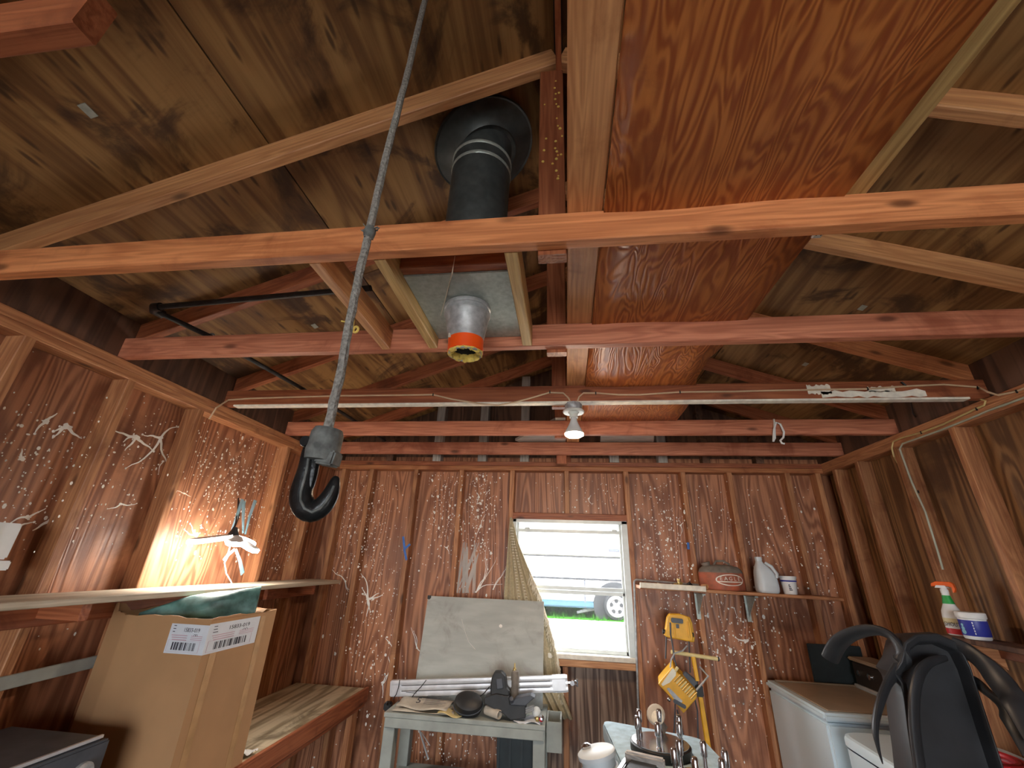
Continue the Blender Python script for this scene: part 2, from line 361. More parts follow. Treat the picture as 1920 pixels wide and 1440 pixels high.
lumber('window_sill', (W0, 3.540, WZ0-.024), (W1, 3.540, WZ0-.024), .10, .045, 'lumber_pale', wb)
lumber('top_plate', (-2.0, 3.545, ZP0+.019), (1.99, 3.545, ZP0+.019), .09, .0375, 'lumber', wb)
lumber('top_plate', (-2.0, 3.545, ZP0+.057), (1.99, 3.545, ZP0+.057), .09, .0375, 'lumber_red', wb)
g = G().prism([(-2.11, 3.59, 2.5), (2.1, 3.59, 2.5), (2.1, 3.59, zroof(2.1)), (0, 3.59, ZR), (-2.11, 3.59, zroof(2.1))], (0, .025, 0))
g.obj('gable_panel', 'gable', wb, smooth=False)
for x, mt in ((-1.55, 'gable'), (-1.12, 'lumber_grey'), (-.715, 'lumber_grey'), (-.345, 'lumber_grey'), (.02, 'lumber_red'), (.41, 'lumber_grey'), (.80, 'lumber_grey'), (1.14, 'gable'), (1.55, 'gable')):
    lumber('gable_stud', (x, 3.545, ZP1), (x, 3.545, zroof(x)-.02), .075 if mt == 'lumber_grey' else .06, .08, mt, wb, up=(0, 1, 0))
M['streaked'] = wood('grey_streaked_plywood', (.10, .06, .045), (.34, .24, .18), stretch=(9, 9, .7), ring=6, fiber=(90, 90, 2), rough=.6, tint=0, contrast=1, blot=(.16, .06, .03), blots=2)
G().box((W0+.002, 3.583, .3), (W1-.0, 3.5895, WZ0-.05)).obj('plywood_panel', 'streaked', wb, smooth=False)
# ---- front wall behind the camera with a wide doorway
D0, D1, DZ = -1.3, 1.85, 2.2
g = G()
for lo, hi in (((-2.115, 0), (D0, 2.5)), ((D1, 0), (2.105, 2.5)), ((D0, DZ), (D1, 2.5))): g.box((lo[0], FY-.1, lo[1]), (hi[0], FY, hi[1]))
g.prism([(-2.11, FY, 2.5), (2.1, FY, 2.5), (0, FY, ZR)], (0, -.1, 0))
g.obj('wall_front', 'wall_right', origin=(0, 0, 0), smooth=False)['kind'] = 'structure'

# ---- roof: sheets, rafters, ridge, ties, king posts
ce = setting('ceiling')
cs = math.cos(math.atan(SL)); sn = math.sin(math.atan(SL))
for side in (-1, 1):
    for row, (u0, u1) in enumerate(((0.015, 1.11), (1.113, 2.55))):   # distance down the slope
        ycuts = (-4.3, -2.1, .35, 1.66, 3.72) if row == 0 else (-4.3, -2.64, -.2, 2.24, 3.72)
        for a, b_ in zip(ycuts, ycuts[1:]):
            um = (u0+u1)/2
            c = V((side*um*cs, (a+b_)/2, ZR - um*sn)) + V((side*sn, 0, cs))*.008
            mt = frame(c, (0, 1, 0), (side*cs, 0, -sn))
            G().box((-(b_-a)/2+.0015, -(u1-u0)/2+.001, -.008), ((b_-a)/2-.0015, (u1-u0)/2-.001, .008)).obj('roof_panel', 'roof', ce, smooth=False, mtx=mt)
G().box((-2.45, -4.35, -.01), (0, 3.75, .01), frame((0, 0, ZR+.03), (cs, 0, sn), (0, 1, 0))).box((0, -4.35, -.01), (2.45, 3.75, .01), frame((0, 0, ZR+.03), (cs, 0, -sn), (0, 1, 0))).obj('roof_covering', 'soot', ce, smooth=False)
for side in (-1, 1):
    x = side*2.02; G().box((min(x, x+side*.03), FY-.1, ZP1-.02), (max(x, x+side*.03), 3.59, zroof(2.05)+.01)).obj('eaves_shade_board', 'gable', ce, smooth=False)  # added board closing the eaves to light; dark colour stands for the shaded gap
lumber('ridge_board', (0, -4.0, ZR-.075), (0, 3.58, ZR-.075), .02, .13, 'lumber_red', ce)
RY = [-3.3, -2.5, -1.7, -.9, .30] + JY
for i, y in enumerate(RY):
    yc = y+.038+.019
    for side in (-1, 1):
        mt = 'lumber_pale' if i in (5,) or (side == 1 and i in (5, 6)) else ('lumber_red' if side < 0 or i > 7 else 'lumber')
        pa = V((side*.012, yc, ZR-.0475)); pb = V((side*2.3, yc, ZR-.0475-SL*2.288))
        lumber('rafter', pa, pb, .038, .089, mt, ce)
    if i == 4:
        lumber('tie_stub', (-2.09, y+.019, (ZT0+ZT1)/2), (-.80, y+.019, (ZT0+ZT1)/2), .038, ZT1-ZT0, 'lumber_red', ce)
    else:
        lumber('tie_beam', (-2.09, y+.019, (ZT0+ZT1)/2), (2.08, y+.019, (ZT0+ZT1)/2), .038, ZT1-ZT0, 'lumber' if i in (5,) else 'lumber_red' if i in (7, ) else 'lumber_pink', ce)
        if i == 4: continue
        zb = 2.385 if i == 9 else 2.437
        lumber('king_post', (-.026, yc, zb), (-.026, yc, ZR-.14), .08, .038, 'lumber_red', ce, up=(0, 1, 0))
# paler, white-painted edge under the tie beam that carries the wiring
lumber('white_edge', (-1.95, 2.119, ZT0+.002), (1.93, 2.119, ZT0+.002), .042, .011, 'white_paint', ce)
g = G()
for x0, x1, z0, z1 in ((1.28, 1.75, 2.462, 2.497), (1.22, 1.33, 2.48, 2.53), (1.5, 1.62, 2.49, 2.512)):
    n = 14; top = [(x0+(x1-x0)*i/n, 2.0985, z1+random.uniform(-.009, .009)) for i in range(n+1)]; bot = [(x0+(x1-x0)*i/n, 2.0985, z0+random.uniform(-.006, .006)) for i in range(n+1)]
    g.grid([bot, top])
g.obj('peeling_paint', 'white_paint', ce, smooth=False)
# metal clips between roof sheets and flashing tab
for px, py, sd in ((165, 207, -1), (1617, 577, 1), (590, 611, -1), (1510, 683, 1)):
    r = at(px, py, Y=1.0) - V((0, 0, EYE)); k = (ZR-EYE)/(r.z + SL*abs(r.x)); p = V((0, 0, EYE)) + r*k
    G().box((-.02, -.012, -.003), (.02, .012, .001), frame(p, (0, 1, 0), (sd*cs, 0, -sn))).obj('panel_clip', 'galv', ce, smooth=False)
# pale wax-like crumbs on the first king post
g = G(); rr = random.Random(3)
for px, py in [(1042, 152), (1040, 165), (1042, 176), (1048, 174), (1041, 186), (1043, 195), (1021, 196), (1047, 200), (1044, 222), (1046, 236), (1050, 241), (1024, 260), (1042, 265), (1041, 278), (1044, 284), (1046, 291), (1020, 282), (1043, 298), (1036, 307), (1018, 303), (1043, 320), (1047, 330), (1046, 335), (1052, 290), (1054, 255)]:
    p = at(px, py, Y=.9155)
    if abs(p.x+.026) < .04: g.ball(p, rr.uniform(.003, .0055), 6, (1, .6, 1))
kp1 = [o for o in COL.objects if o.name.startswith('king_post') and abs(o.matrix_basis.translation.y-(.878+.057)) < .01][0]
tag(g.obj('wax_crumbs', 'foam', ce), kind='stuff')

# ================================================================== paint splashes on the walls
def splat(px, py, plane, val, size, arms, seed):
    rr = random.Random(seed); c = at(px, py, **{plane: val}); g = G()
    nrm = V((1, 0, 0)) if plane == 'X' and val < 0 else V((-1, 0, 0)) if plane == 'X' else V((0, -1, 0))
    u = V((0, 1, 0)) if plane == 'X' else V((1, 0, 0)); v_ = V((0, 0, 1)); c = c + nrm*.0015
    n = 14; rad = [size*rr.uniform(.5, 1) for _ in range(n)]
    g.prism([c + u*(rad[i]*math.cos(6.283*i/n)) + v_*(rad[i]*.8*math.sin(6.283*i/n)) for i in range(n)], nrm*.001)
    for a, ln in arms:
        pts = [c + nrm*.001]; d = a; st = ln/7
        for k in range(7):
            d += rr.uniform(-.35, .35); pts.append(pts[-1] + u*(math.cos(d)*st) + v_*(math.sin(d)*st))
        g.tube(pts, [size*.38*(1-.75*k/7) for k in range(8)], 6, flat=.25, nrm=nrm)
        if rr.random() < .6: g.ball(pts[-1], size*.3, 6, (.5 if plane == 'X' else 1, .5 if plane == 'Y' else 1, 1))
    return g
SPL_L = [(255, 820, .016, [(3.3, .07), (-2.2, .08), (-.5, .12), (3.0, .12)]), (300, 822, .014, [(3.1, .10), (1.0, .12), (-1.5, .22), (-1.1, .2)]), (125, 800, .016, [(3.6, .06), (-2.4, .05), (-.3, .08)]),
         (85, 790, .013, [(-2, .06), (1, .05)]), (98, 978, .016, [(3.4, .07), (-1.9, .11)]), (368, 1003, .013, [(2.7, .09), (3.1, .10), (-1.8, .04)]), (345, 925, .006, [(-.3, .05), (2.9, .06)]),
         (225, 945, .008, [(.3, .08), (-2.4, .06)]), (315, 915, .009, [(-1.6, .05)]), (40, 860, .012, [(2.2, .04)]), (52, 970, .01, [(.5, .06), (3.4, .08)]), (305, 865, .007, [(-1.9, .07)]), (20, 990, .012, [(.6, .07)])]
for i, (x, y, s, a) in enumerate(SPL_L): splat(x, y, 'X', -2.09, s*1.35, a, i).obj('paint_splash', 'splash', wl)
SPL_B = [(690, 1123, .02, [(.2, .13), (.05, .10), (2.2, .10), (1.75, .22), (-1.6, .1), (-1.0, .13)]), (648, 1090, .012, [(2.1, .17), (-1.1, .09), (-1.3, .1)]), (684, 985, .014, [(2.8, .06), (.9, .05)]),
         (838, 1027, .011, [(2.9, .03), (-1.0, .05)]), (733, 1253, .017, [(1.8, .08), (-1.7, .12), (.9, .06)]), (730, 1205, .012, [(2.3, .05), (-.8, .06)]), (718, 1280, .013, [(1.2, .07), (-1.5, .09)]),
         (898, 932, .014, [(1.4, .04), (-1.5, .06)]), (902, 985, .01, [(1.5, .1), (-1.6, .1)]), (1104, 935, .010, [(-1.5, .06), (1.2, .03)]), (1276, 985, .010, [(1.1, .05), (-1.4, .08)]), (1252, 1010, .012, [(-1.7, .03)]), (1398, 1202, .020, [(2.9, .07), (.2, .02)]),
         (1376, 1140, .007, [(-1.5, .08)]), (1256, 1200, .006, [(3.0, .03)]), (782, 1215, .010, [(2.2, .12), (2.0, .15), (-.9, .12)]), (893, 1110, .010, [(1.2, .3), (1.0, .35), (1.35, .28), (.9, .22)]), (925, 1105, .008, [(1.4, .25), (1.55, .2)])]
for i, (x, y, s, a) in enumerate(SPL_B): splat(x, y, 'Y', 3.59, s, a, 50+i).obj('paint_splash', 'splash', wb)
def dots(name, parent, plane, val, clusters, face, studs, seed):
    """small thrown specks, each a tiny raised disc on the sheathing or on a stud"""
    rr = random.Random(seed); g = G()
    for px, py, sx, sy, n, sz in clusters:
        for _ in range(n):
            x = px+rr.gauss(0, sx); y = py+rr.gauss(0, sy)
            p = at(x, y, **{plane: val}); t = p.y if plane == 'X' else p.x; v = val
            for s0, s1 in studs:
                if s0 <= t <= s1: p = at(x, y, **{plane: face}); v = face
            if not (.2 < p.z < 2.36) or not (-2 < p.x < 2 if plane == 'Y' else -1 < p.y < 3.5): 
                if plane == 'Y' or not .2 < p.z < 2.36: continue
            if plane == 'Y' and W0-.05 < p.x < W1+.05 and WZ0-.06 < p.z < WZ1+.06: continue
            r = .74*sz*rr.uniform(.45, 1.25) * (1 if rr.random() < .9 else 1.8); e = rr.uniform(.5, 1.8)
            s = 1 if val < 0 else -1
            if plane == 'X': g.prism([V((v+s*.0006, p.y+r*math.cos(a), p.z+r*e*math.sin(a))) for a in (.2, 1.3, 2.3, 3.3, 4.4, 5.4)], (s*.001, 0, 0))
            else: g.prism([V((p.x+r*math.cos(a), v-.0006, p.z+r*e*math.sin(a))) for a in (.2, 1.3, 2.3, 3.3, 4.4, 5.4)], (0, -.001, 0))
    tag(g.obj(name, 'splash', parent, smooth=False), kind='stuff')
dots('paint_specks', wl, 'X', -2.09, [(60, 850, 60, 50, 110, .0045), (250, 860, 40, 60, 90, .0045), (120, 940, 70, 50, 80, .004), (430, 880, 45, 50, 260, .0055), (420, 960, 55, 40, 120, .005), (500, 930, 35, 70, 160, .006), (540, 1030, 25, 60, 110, .006), (380, 1010, 40, 20, 40, .005), (100, 620, 60, 25, 10, .005), (60, 1190, 60, 20, 8, .006)], -2.0, [(y-.038, y) for y in (1.165, 1.57, 1.975, 2.78, 3.19)], 1)
dots('paint_specks', wb, 'Y', 3.59, [(835, 940, 22, 50, 240, .0055), (905, 950, 14, 50, 240, .006), (700, 960, 30, 40, 130, .005), (660, 1010, 40, 70, 190, .0055), (690, 1070, 40, 60, 120, .0055), (860, 990, 60, 80, 160, .005), (640, 930, 30, 50, 110, .005), (1100, 930, 40, 25, 70, .005), (1080, 900, 60, 20, 25, .004), (1240, 960, 35, 50, 170, .006), (1250, 1060, 30, 40, 170, .006), (1400, 960, 70, 60, 110, .0055), (1330, 1000, 70, 60, 60, .005), (1460, 1050, 60, 50, 90, .006), (1380, 1190, 50, 50, 210, .007), (1400, 1290, 40, 60, 110, .006), (1550, 1090, 25, 40, 60, .006), (860, 1400, 70, 30, 150, .006), (680, 1190, 40, 60, 120, .006), (710, 1290, 30, 60, 60, .006), (1240, 1170, 60, 50, 70, .006), (620, 1390, 50, 30, 20, .007)], 3.5, [(x-.019, x+.019) for x in (-1.70, -1.29, -.885, .943, 1.298, 1.727)], 2)
# smeared white patch beside the window
g = G()
for k in range(16):
    a = at(885+random.uniform(-16, 14), 1018+random.uniform(-6, 30), Y=3.588); b_ = at(872+random.uniform(-18, 22), 1112, Y=3.588)
    g.tube([a, (a+b_)/2+V((random.uniform(-.01, .01), 0, 0)), b_], [.004, .009, .005], 6, flat=.08, nrm=(0, 1, 0))
g.obj('paint_smear', 'smear', wb)

# ================================================================== window
wn = setting('window_1')
def bar(name, x0, x1, z0, z1, y0, y1, mat='winalu'): return G().cbox((x0, y0, z0), (x1, y1, z1), .003).obj(name, mat, wn)
bar('jamb', W0, W0+.03, WZ0, WZ1, 3.50, 3.60); bar('jamb', W1-.045, W1, WZ0, WZ1, 3.50, 3.60)
bar('head', W0, W1, WZ1-.025, WZ1, 3.50, 3.60); bar('sill_frame', W0, W1, WZ0, WZ0+.03, 3.48, 3.60, 'white_paint')
zt = 1.475
bar('top_rail', W0+.03, W1-.045, 1.885, 1.91, 3.55, 3.58); bar('meeting_rail', W0+.03, W1-.045, zt, zt+.025, 3.545, 3.575); bar('meeting_rail', W0+.03, W1-.045, zt-.028, zt-.003, 3.555, 3.585)
bar('bottom_rail', W0+.03, W1-.045, WZ0+.03, WZ0+.055, 3.555, 3.585)
bar('glazing_bar', W0+.03, W1-.045, 1.715, 1.723, 3.558, 3.568)
for x in (W0+.03, W1-.06): bar('sash_stile', x, x+.015, WZ0+.03, WZ1-.025, 3.555, 3.58)
for z0, z1 in ((zt+.02, 1.715), (1.723, 1.89), (WZ0+.05, zt-.02)):
    G().box((W0+.04, 3.564, z0), (W1-.055, 3.567, z1)).obj('pane', 'glass', wn, smooth=False)
for x in (-.33, .36): G().cbox((x, 3.535, 1.905), (x+.04, 3.555, 1.92), .003).obj('sash_latch', 'winalu', wn)

# ================================================================== outside
YV = 7.6
g = G().grid([[(x, y, z) for x in (-30, -4, 4, 30)] for y, z in ((3.62, .35), (5.5, .75), (7.0, .88), (40, 1.0))])
g.obj('ground_behind', 'ground', origin=(0, 0, 0))['kind'] = 'structure'
G().box((-30, -30, -.25), (30, FY-.1, -.02)).obj('ground_front', 'ground', origin=(0, 0, 0), smooth=False)['kind'] = 'structure'
zc = at(1155, 1137, Y=YV); zg = at(1155, 1160, Y=YV).z
g = G(); rr = random.Random(5)
for _ in range(2600):
    x = rr.uniform(-3, 4); y = rr.uniform(YV-.25, YV+2.2); h = rr.uniform(.03, .085); a = rr.uniform(0, 3.14); dx, dy = math.cos(a)*.012, math.sin(a)*.012
    z = .88+(y-7)*.0036; g.add([(x-dx, y-dy, z), (x+dx, y+dy, z), (x+rr.uniform(-.03, .03), y+rr.uniform(-.03, .03), z+h)], [(0, 1, 2)])
for xa in range(-3, 4):
    z0_ = .885; g.add([(xa, YV-.22, z0_), (xa+1, YV-.24, z0_), (xa+1, YV+2.2, z0_+.012), (xa, YV+2.2, z0_+.012)], [(0, 1, 2, 3)])
tag(g.obj('grass', 'grass', smooth=False, fix=False), 'strip of green grass under the white van outside the window', 'grass', kind='stuff')
zb0 = at(1080, 1140, Y=YV-.05).z; zb1 = at(1080, 1127, Y=YV-.05).z
va = thing('van', 'white van parked outside, seen through the window', 'van', (zc.x-1.2, YV+1, zg))
G().cbox((-2.6, YV, zb1), (zc.x+1.6, YV+1.9, 3.6), .06).obj('body', 'van', va)
G().cbox((-2.6, YV-.02, zb0), (zc.x-.33, YV+1.8, zb1), .02).obj('sill_panel', 'vanblue', va, )
for yy in (1044, 1086):
    z = at(1100, yy, Y=YV-.01).z; G().cbox((-2.5, YV-.012, z-.015), (zc.x+1.5, YV+.005, z+.015), .005).obj('side_moulding', 'tyre', va)
p = at(1154, 1032, Y=YV-.02); G().cbox((p.x-.11, YV-.03, p.z-.025), (p.x+.09, YV+.01, p.z+.025), .008).obj('door_handle', 'charcoal', va)
p = at(1097, 1120, Y=YV); G().box((p.x-.012, YV-.004, zb0), (p.x+.012, YV+.004, zb1+.35)).obj('door_gap', 'charcoal', va, smooth=False)
R = zc.z-zg+.02
G().lathe([(R+.16, -.004), (R+.16, .02), (.02, .02)], (zc.x, YV, zc.z), (0, -1, 0), 36).obj('wheel_arch', 'tyre', va)
wh = G().lathe([(R*.55, -.16), (R*.96, -.16), (R+.01, -.12), (R+.01, .03), (R*.96, .07), (R*.72, .07), (R*.7, .05), (R*.68, 0)], (zc.x, YV-.02, zc.z), (0, -1, 0), 40).obj('wheel', 'tyre', va)
G().lathe([(.0, .05), (.09, .05), (.10, .03), (R*.5, .045), (R*.66, .075), (R*.74, .082), (R*.8, .07), (R*.8, 0)], (zc.x, YV-.03, zc.z), (0, -1, 0), 40).obj('wheel_disc', 'wheelwhite', wh)
for k in range(5):
    a = 2*math.pi*k/5+.3; G().lathe([(.028, 0), (.028, .02), (.0, .021)], (zc.x+math.cos(a)*R*.42, YV-.065, zc.z+math.sin(a)*R*.42), (0, -1, 0), 10).obj('wheel_bolt', 'tyre', wh)
for k in range(3):
    a = at(1082+k*6, 1148-k*2, Y=YV+.1); b_ = at(1128, 1140+k, Y=YV+.15)
    tag(G().tube([a, b_], .02, 6).obj('pole', 'dull_steel'), ('grey pole lying in the grass outside, nearest the house', 'middle grey pole lying in the grass outside by the van wheel', 'farthest grey pole lying in the grass outside by the van')[k], 'pole', 'poles in the grass')

# ================================================================== loft boards lying on the ties
sh = G(); xs = [.125, .30, .50, .722]
rows = []
for j in range(13):
    y = .0+2.69*j/12; e = .715+.012*math.sin(y*3.1)+(-.045 if 1.65 < y < 2.2 else 0)
    rows.append([(.1165+(e-.1165)*i/6, y, ZT1+.002+(.006*math.sin(i)*math.sin(j*1.3))) for i in range(7)])
o = sh.grid(rows).obj('plywood_sheet', 'loft', origin=(.4, 1.3, ZT1), solid=.012)
o.modifiers['solid'].offset = 1
o.matrix_basis = Matrix.Translation((.4, 1.3, ZT1))
tag(o, 'long orange-brown plywood sheet lying on the tie beams right of the ridge', 'plywood sheet')
o.data.transform(Matrix.Rotation(-math.pi/2, 4, 'Z')); o.rotation_euler = (0, 0, math.pi/2)
tag(lumber('plank', (.066, -.6, ZT1+.0125), (.066, 3.25, ZT1+.0125), .098, .022, 'lumber_pale'), 'long narrow pine plank lying along the middle of the tie beams', 'plank')
tag(lumber('batten', (.750, -.6, ZT1+.016), (.750, .985, ZT1+.016), .055, .03, 'lumber_tan'), 'yellowish batten along the right edge of the orange plywood sheet', 'batten')
p = at(1520, 435, Y=.955)
g = G().cbox((p.x-.012, .9165, 2.4665), (p.x+.012, .945, 2.473), .002)
cl = g.obj('clip', 'white'); tag(cl, 'small white plastic clip under the nearest tie beam', 'clip')
for dx in (-.005, .006): G().lathe([(.0022, 0), (.0022, .0012)], (p.x+dx, .932, 2.466), (0, 0, 1), 8).obj('hole', 'ink', cl)
q0, q1, q2, q3 = at(966, 826, Z=2.552), at(1075, 818, Z=2.552), at(1085, 829, Z=2.552), at(985, 833, Z=2.552)
tag(G().prism([q0, at(985, 834, Z=2.552), (.008, 3.30, 2.552), (.008, 2.705, 2.552), (-.06, 2.705, 2.552)], (0, 0, .018)).obj('board', 'lumber_grey', smooth=False), 'pale grey pointed board lying over the far tie beams left of the bulb', 'board')
tag(G().prism([(.285, 3.33, 2.552), (.70, 3.33, 2.552), (.60, 2.705, 2.552), (.25, 2.705, 2.552)], (0, 0, .014)).obj('panel', 'lumber_grey', smooth=False), 'wide grey panel lying over the far tie beams right of the bulb', 'panel')

# ================================================================== chimney pipe with its box
CX, CY = -.338, 1.235
px_ = thing('stovepipe', 'dark grey stovepipe rising through the roof with an orange-taped lower end', 'pipe', (CX, CY, 2.49))
T0, T1 = V((CX, CY, 2.51)), V((-.318, 1.19, 3.34)); ax = (T1-T0).normalized(); L_ = (T1-T0).length
G().lathe([(.112, 0), (.119, .01), (.119, L_)], T0, ax, 40).obj('pipe', 'pipe', px_)
for z in (.60, .655): G().lathe([(.119, -.008), (.1225, -.003), (.1225, .003), (.119, .008)], T0+ax*z, ax, 40).obj('seam_ring', 'galv', px_)
nrm = V((-sn, 0, cs)); cc = V((-.325, 1.19, zroof(.325))) - nrm*.012
cl = G().lathe([(.121, -.05), (.126, -.055), (.15, -.03), (.205, -.016), (.212, -.02), (.214, -.008), (.205, .0), (.11, .0)], cc, nrm, 44).obj('roof_collar', 'pipe', px_)
pl = G().cbox((-.512, 1.052, 2.492), (-.163, 1.458, 2.499), .002).box((-.512, 1.050, 2.492), (-.163, 1.054, 2.515)).obj('ceiling_plate', 'galv', px_, smooth=False)
CB = V((-.337, 1.25, 2.30)); ct = V((CX-.003, 1.243, 2.492)); ax2 = (CB-ct).normalized(); l2 = (CB-ct).length
G().lathe([(.083, 0), (.085, .006), (.083, .014), (.079, .016), (.079, .022), (.083, .026), (.083, .034), (.078, .04), (.060, l2*.74), (.058, l2*.97), (.052, l2*.97), (.052, l2*.7), (.05, .05)], ct, ax2, 36).obj('tapered_adapter', 'dull_steel', px_)
G().lathe([(.0605, l2*.66), (.062, l2*.665), (.0615, l2*.80), (.062, l2*.93), (.0595, l2*.935), (.0595, l2*.66)], ct, ax2, 36).obj('orange_tape', 'tape', px_)
g = G(); rr = random.Random(9); n = 36; pr = []
u = ax2.orthogonal().normalized(); w_ = ax2.cross(u)
for (r, z, jr, jz) in ((.0595, l2*.9, 0, 0), (.061, l2*.96, .002, .006), (.052, l2*.985, .006, .006), (.043, l2*.95, .008, .004), (.043, l2*.8, 0, 0)):
    pr.append([ct + ax2*(z+rr.uniform(-jz, jz)) + u*(math.cos(6.283*i/n)*(r+(q := rr.uniform(-jr, jr)))) + w_*(math.sin(6.283*i/n)*(r+q)) for i in range(n)])
g.grid([x+[x[0]] for x in pr]); g.obj('torn_foam', 'foam', px_)
G().lathe([(.0, l2*.86), (.05, l2*.86)], ct, ax2, 24).obj('sooty_inside', 'soot', px_)
G().box((-.390, 1.2035, 2.352), (-.376, 1.2065, 2.368)).obj('tape_label', 'paper', px_, smooth=False)
lumber('header', (-.512, 1.03, 2.556), (-.163, 1.03, 2.556), .038, .118, 'lumber_red', ce)
lumber('trimmer', (-.531, .917, 2.499), (-.531, 1.459, 2.499), .036, .098, 'lumber_tan', ce); lumber('trimmer', (-.142, .917, 2.499), (-.142, 1.459, 2.499), .038, .098, 'lumber_tan', ce)
lumber('blocking', (-.735, .917, 2.499), (-.735, 1.459, 2.499), .036, .098, 'lumber_pale', ce)
g = G().tube([at(853, 480, Y=1.005), at(848, 512, Y=1.008), at(843, 530, Z=2.489), at(834, 565, Z=2.489), at(826, 592, Z=2.489)], [.0006, .002, .0012, .002, .0006], 5)
tag(g.obj('cobweb', 'fringe'), 'dusty cobweb strand hanging on the galvanised stovepipe plate', 'cobweb')
# yellow cord tied to the blocking
b0 = V((-.735, 1.23, 2.445))
g = G().tube([at(674, 528, Y=1.19), at(668, 560, Y=1.2), at(664, 590, Y=1.2), at(662, 612, Y=1.2)], .0035, 6).torus(at(667, 618, Y=1.2), .011, .0045, (.3, 1, .1), 16, 6).tube([at(640, 602, Y=1.2), at(650, 604, Y=1.2), at(660, 606, Y=1.2)], .003, 6).tube([at(658, 544, Y=1.2), at(676, 552, Y=1.2)], .003, 6)
tag(g.obj('cord', 'foam'), 'frayed yellow cord knotted on the pale block left of the stovepipe', 'cord')

# ================================================================== hanging rope with hook
hx, hy = -.39, .62
hk = thing('hook', 'heavy black iron crane hook hanging on a long greasy wire rope', 'hook', (hx, hy, 1.70))
pts = [at(612, 822, Y=hy), at(640, 690, Y=hy), at(664, 560, Y=hy), at(690, 440, Y=hy), at(716, 330, Y=hy), at(745, 210, Y=hy), at(778, 80, Y=hy)]
pts.append(V((pts[-1].x+.005, hy, zroof(.39)-.005)))
seg = []
for a, b_ in zip(pts, pts[1:]):
    for k in range(6): seg.append(a.lerp(b_, k/6) + V((random.uniform(-.0012, .0012), 0, 0)))
seg.append(pts[-1])
G().tube(seg, [.0078 + .0006*(i % 2) for i in range(len(seg))], 8).obj('wire_rope', 'rope', hk)
kn = at(693, 436, Y=hy)
g = G().ball(kn, .0125, 10, (1, 1, 1.5))
for i in range(14): 
    a = random.uniform(0, 6.28); g.tube([kn+V((0, 0, random.uniform(-.015, .015))), kn+V((math.cos(a)*.022, math.sin(a)*.01, random.uniform(-.025, .02)))], .0012, 4)
g.obj('knot', 'dust', hk)
def hp(x, y, dy=0): return at(540+x/6.858, 780+y/6.858, Y=hy+dy)     # read off the 6.86x enlargement of the hook
g = G().lathe([(.001, .028), (.022, .026), (.0255, .018), (.0265, -.012), (.024, -.026), (.001, -.028)], hp(470, 370), (.08, 0, 1), 24)
g.obj('rope_socket', 'dust', hk)
G().cbox((-.016, -.014, -.012), (.016, .014, .012), .003, frame(hp(525, 545), (1, 0, -.15), (0, 1, 0))).obj('socket_jaw', 'dust', hk)
sh_pts = [(300, 340), (275, 470), (255, 600), (235, 720), (200, 850), (165, 980), (165, 1090), (215, 1190), (310, 1235), (410, 1195), (490, 1110), (550, 1010), (590, 900), (615, 800), (632, 770)]
rad = [.011, .0135, .014, .0155, .0175, .019, .0195, .0195, .019, .0175, .016, .014, .011, .0075, .003]
G().tube([hp(*q) for q in sh_pts], rad, 12, flat=.8, nrm=(0, 1, 0)).obj('shank', 'hook', hk, sub=1)
G().tube([hp(q[0], q[1], -r_*.74) for q, r_ in zip(sh_pts[1:13], rad[1:13])], [.0022]*12, 8).obj('ridge', 'dust', hk)
G().tube([hp(340, 420), hp(345, 560), hp(335, 690), hp(300, 850), hp(260, 980)], [.008, .009, .0085, .008, .006], 8).obj('latch', 'hook', hk, sub=1)
G().lathe([(.008, -.02), (.009, -.018), (.009, .018), (.008, .02)], hp(300, 360), (0, 1, 0), 14).obj('pin', 'hook', hk)

# ================================================================== iron pipe on the ties
P_ = [V((-.70, 1.19, 2.561)), V((-1.66, 1.25, 2.561)), V((-1.683, 1.27, 2.561)), V((-1.616, 1.495, 2.561)), V((-1.55, 2.10, 2.561)), V((-1.52, 2.6, 2.561)), V((-1.505, 3.25, 2.561))]
ip = thing('iron_pipe', 'thin black iron pipe with an elbow lying over the left ends of the tie beams', 'pipe', (-1.6, 1.3, 2.55))
G().tube(P_[:2], .0115, 10).obj('pipe_run', 'iron', ip); G().tube(P_[3-1:], .0115, 10).obj('pipe_run', 'iron', ip)
G().tube([P_[1]+V((.03, -.002, 0)), P_[1], P_[2], P_[2]+V((.01, .035, 0))], .018, 12).obj('elbow', 'iron', ip)
G().torus(P_[3], .017, .004, (.1, 1, 0), 14, 6).obj('pipe_wire', 'dust', ip)

# ================================================================== wiring
def wire(pts, r=.0045): return G().tube(pts, r, 6)
yb = 2.094
c1 = [(-1.995, 2.18)]
wl_pts = [at(392, 786, X=-1.995), at(405, 765, X=-1.97), at(428, 750, Y=yb), at(470, 747, Y=yb), at(640, 742, Y=yb), at(740, 741, Y=yb), at(812, 740, Y=yb), at(850, 749, Y=yb), at(900, 757, Y=yb), at(935, 760, Y=yb), at(970, 753, Y=yb), at(1000, 745, Y=yb), at(1030, 736, Y=yb), at(1056, 737, Y=yb), at(1066, 746, Y=yb), at(1071, 757, Y=yb+.01)]
tag(wire(wl_pts).obj('cable', 'cable'), 'cream electric cable stapled along the wiring beam left of the bulb', 'cable')
wr_pts = [at(1081, 757, Y=yb+.01), at(1086, 744, Y=yb), at(1094, 737, Y=yb), at(1120, 737, Y=yb), at(1160, 740, Y=yb), at(1200, 740, Y=yb), at(1275, 735, Y=yb), at(1380, 734, Y=yb), at(1455, 732, Y=yb), at(1630, 729, Y=yb), at(1700, 724, Y=yb), at(1770, 721, Y=yb), at(1835, 726, Y=yb), at(1852, 735, X=1.97), at(1872, 741, X=1.975), at(1905, 734, X=1.983), at(1960, 712, X=1.983)]
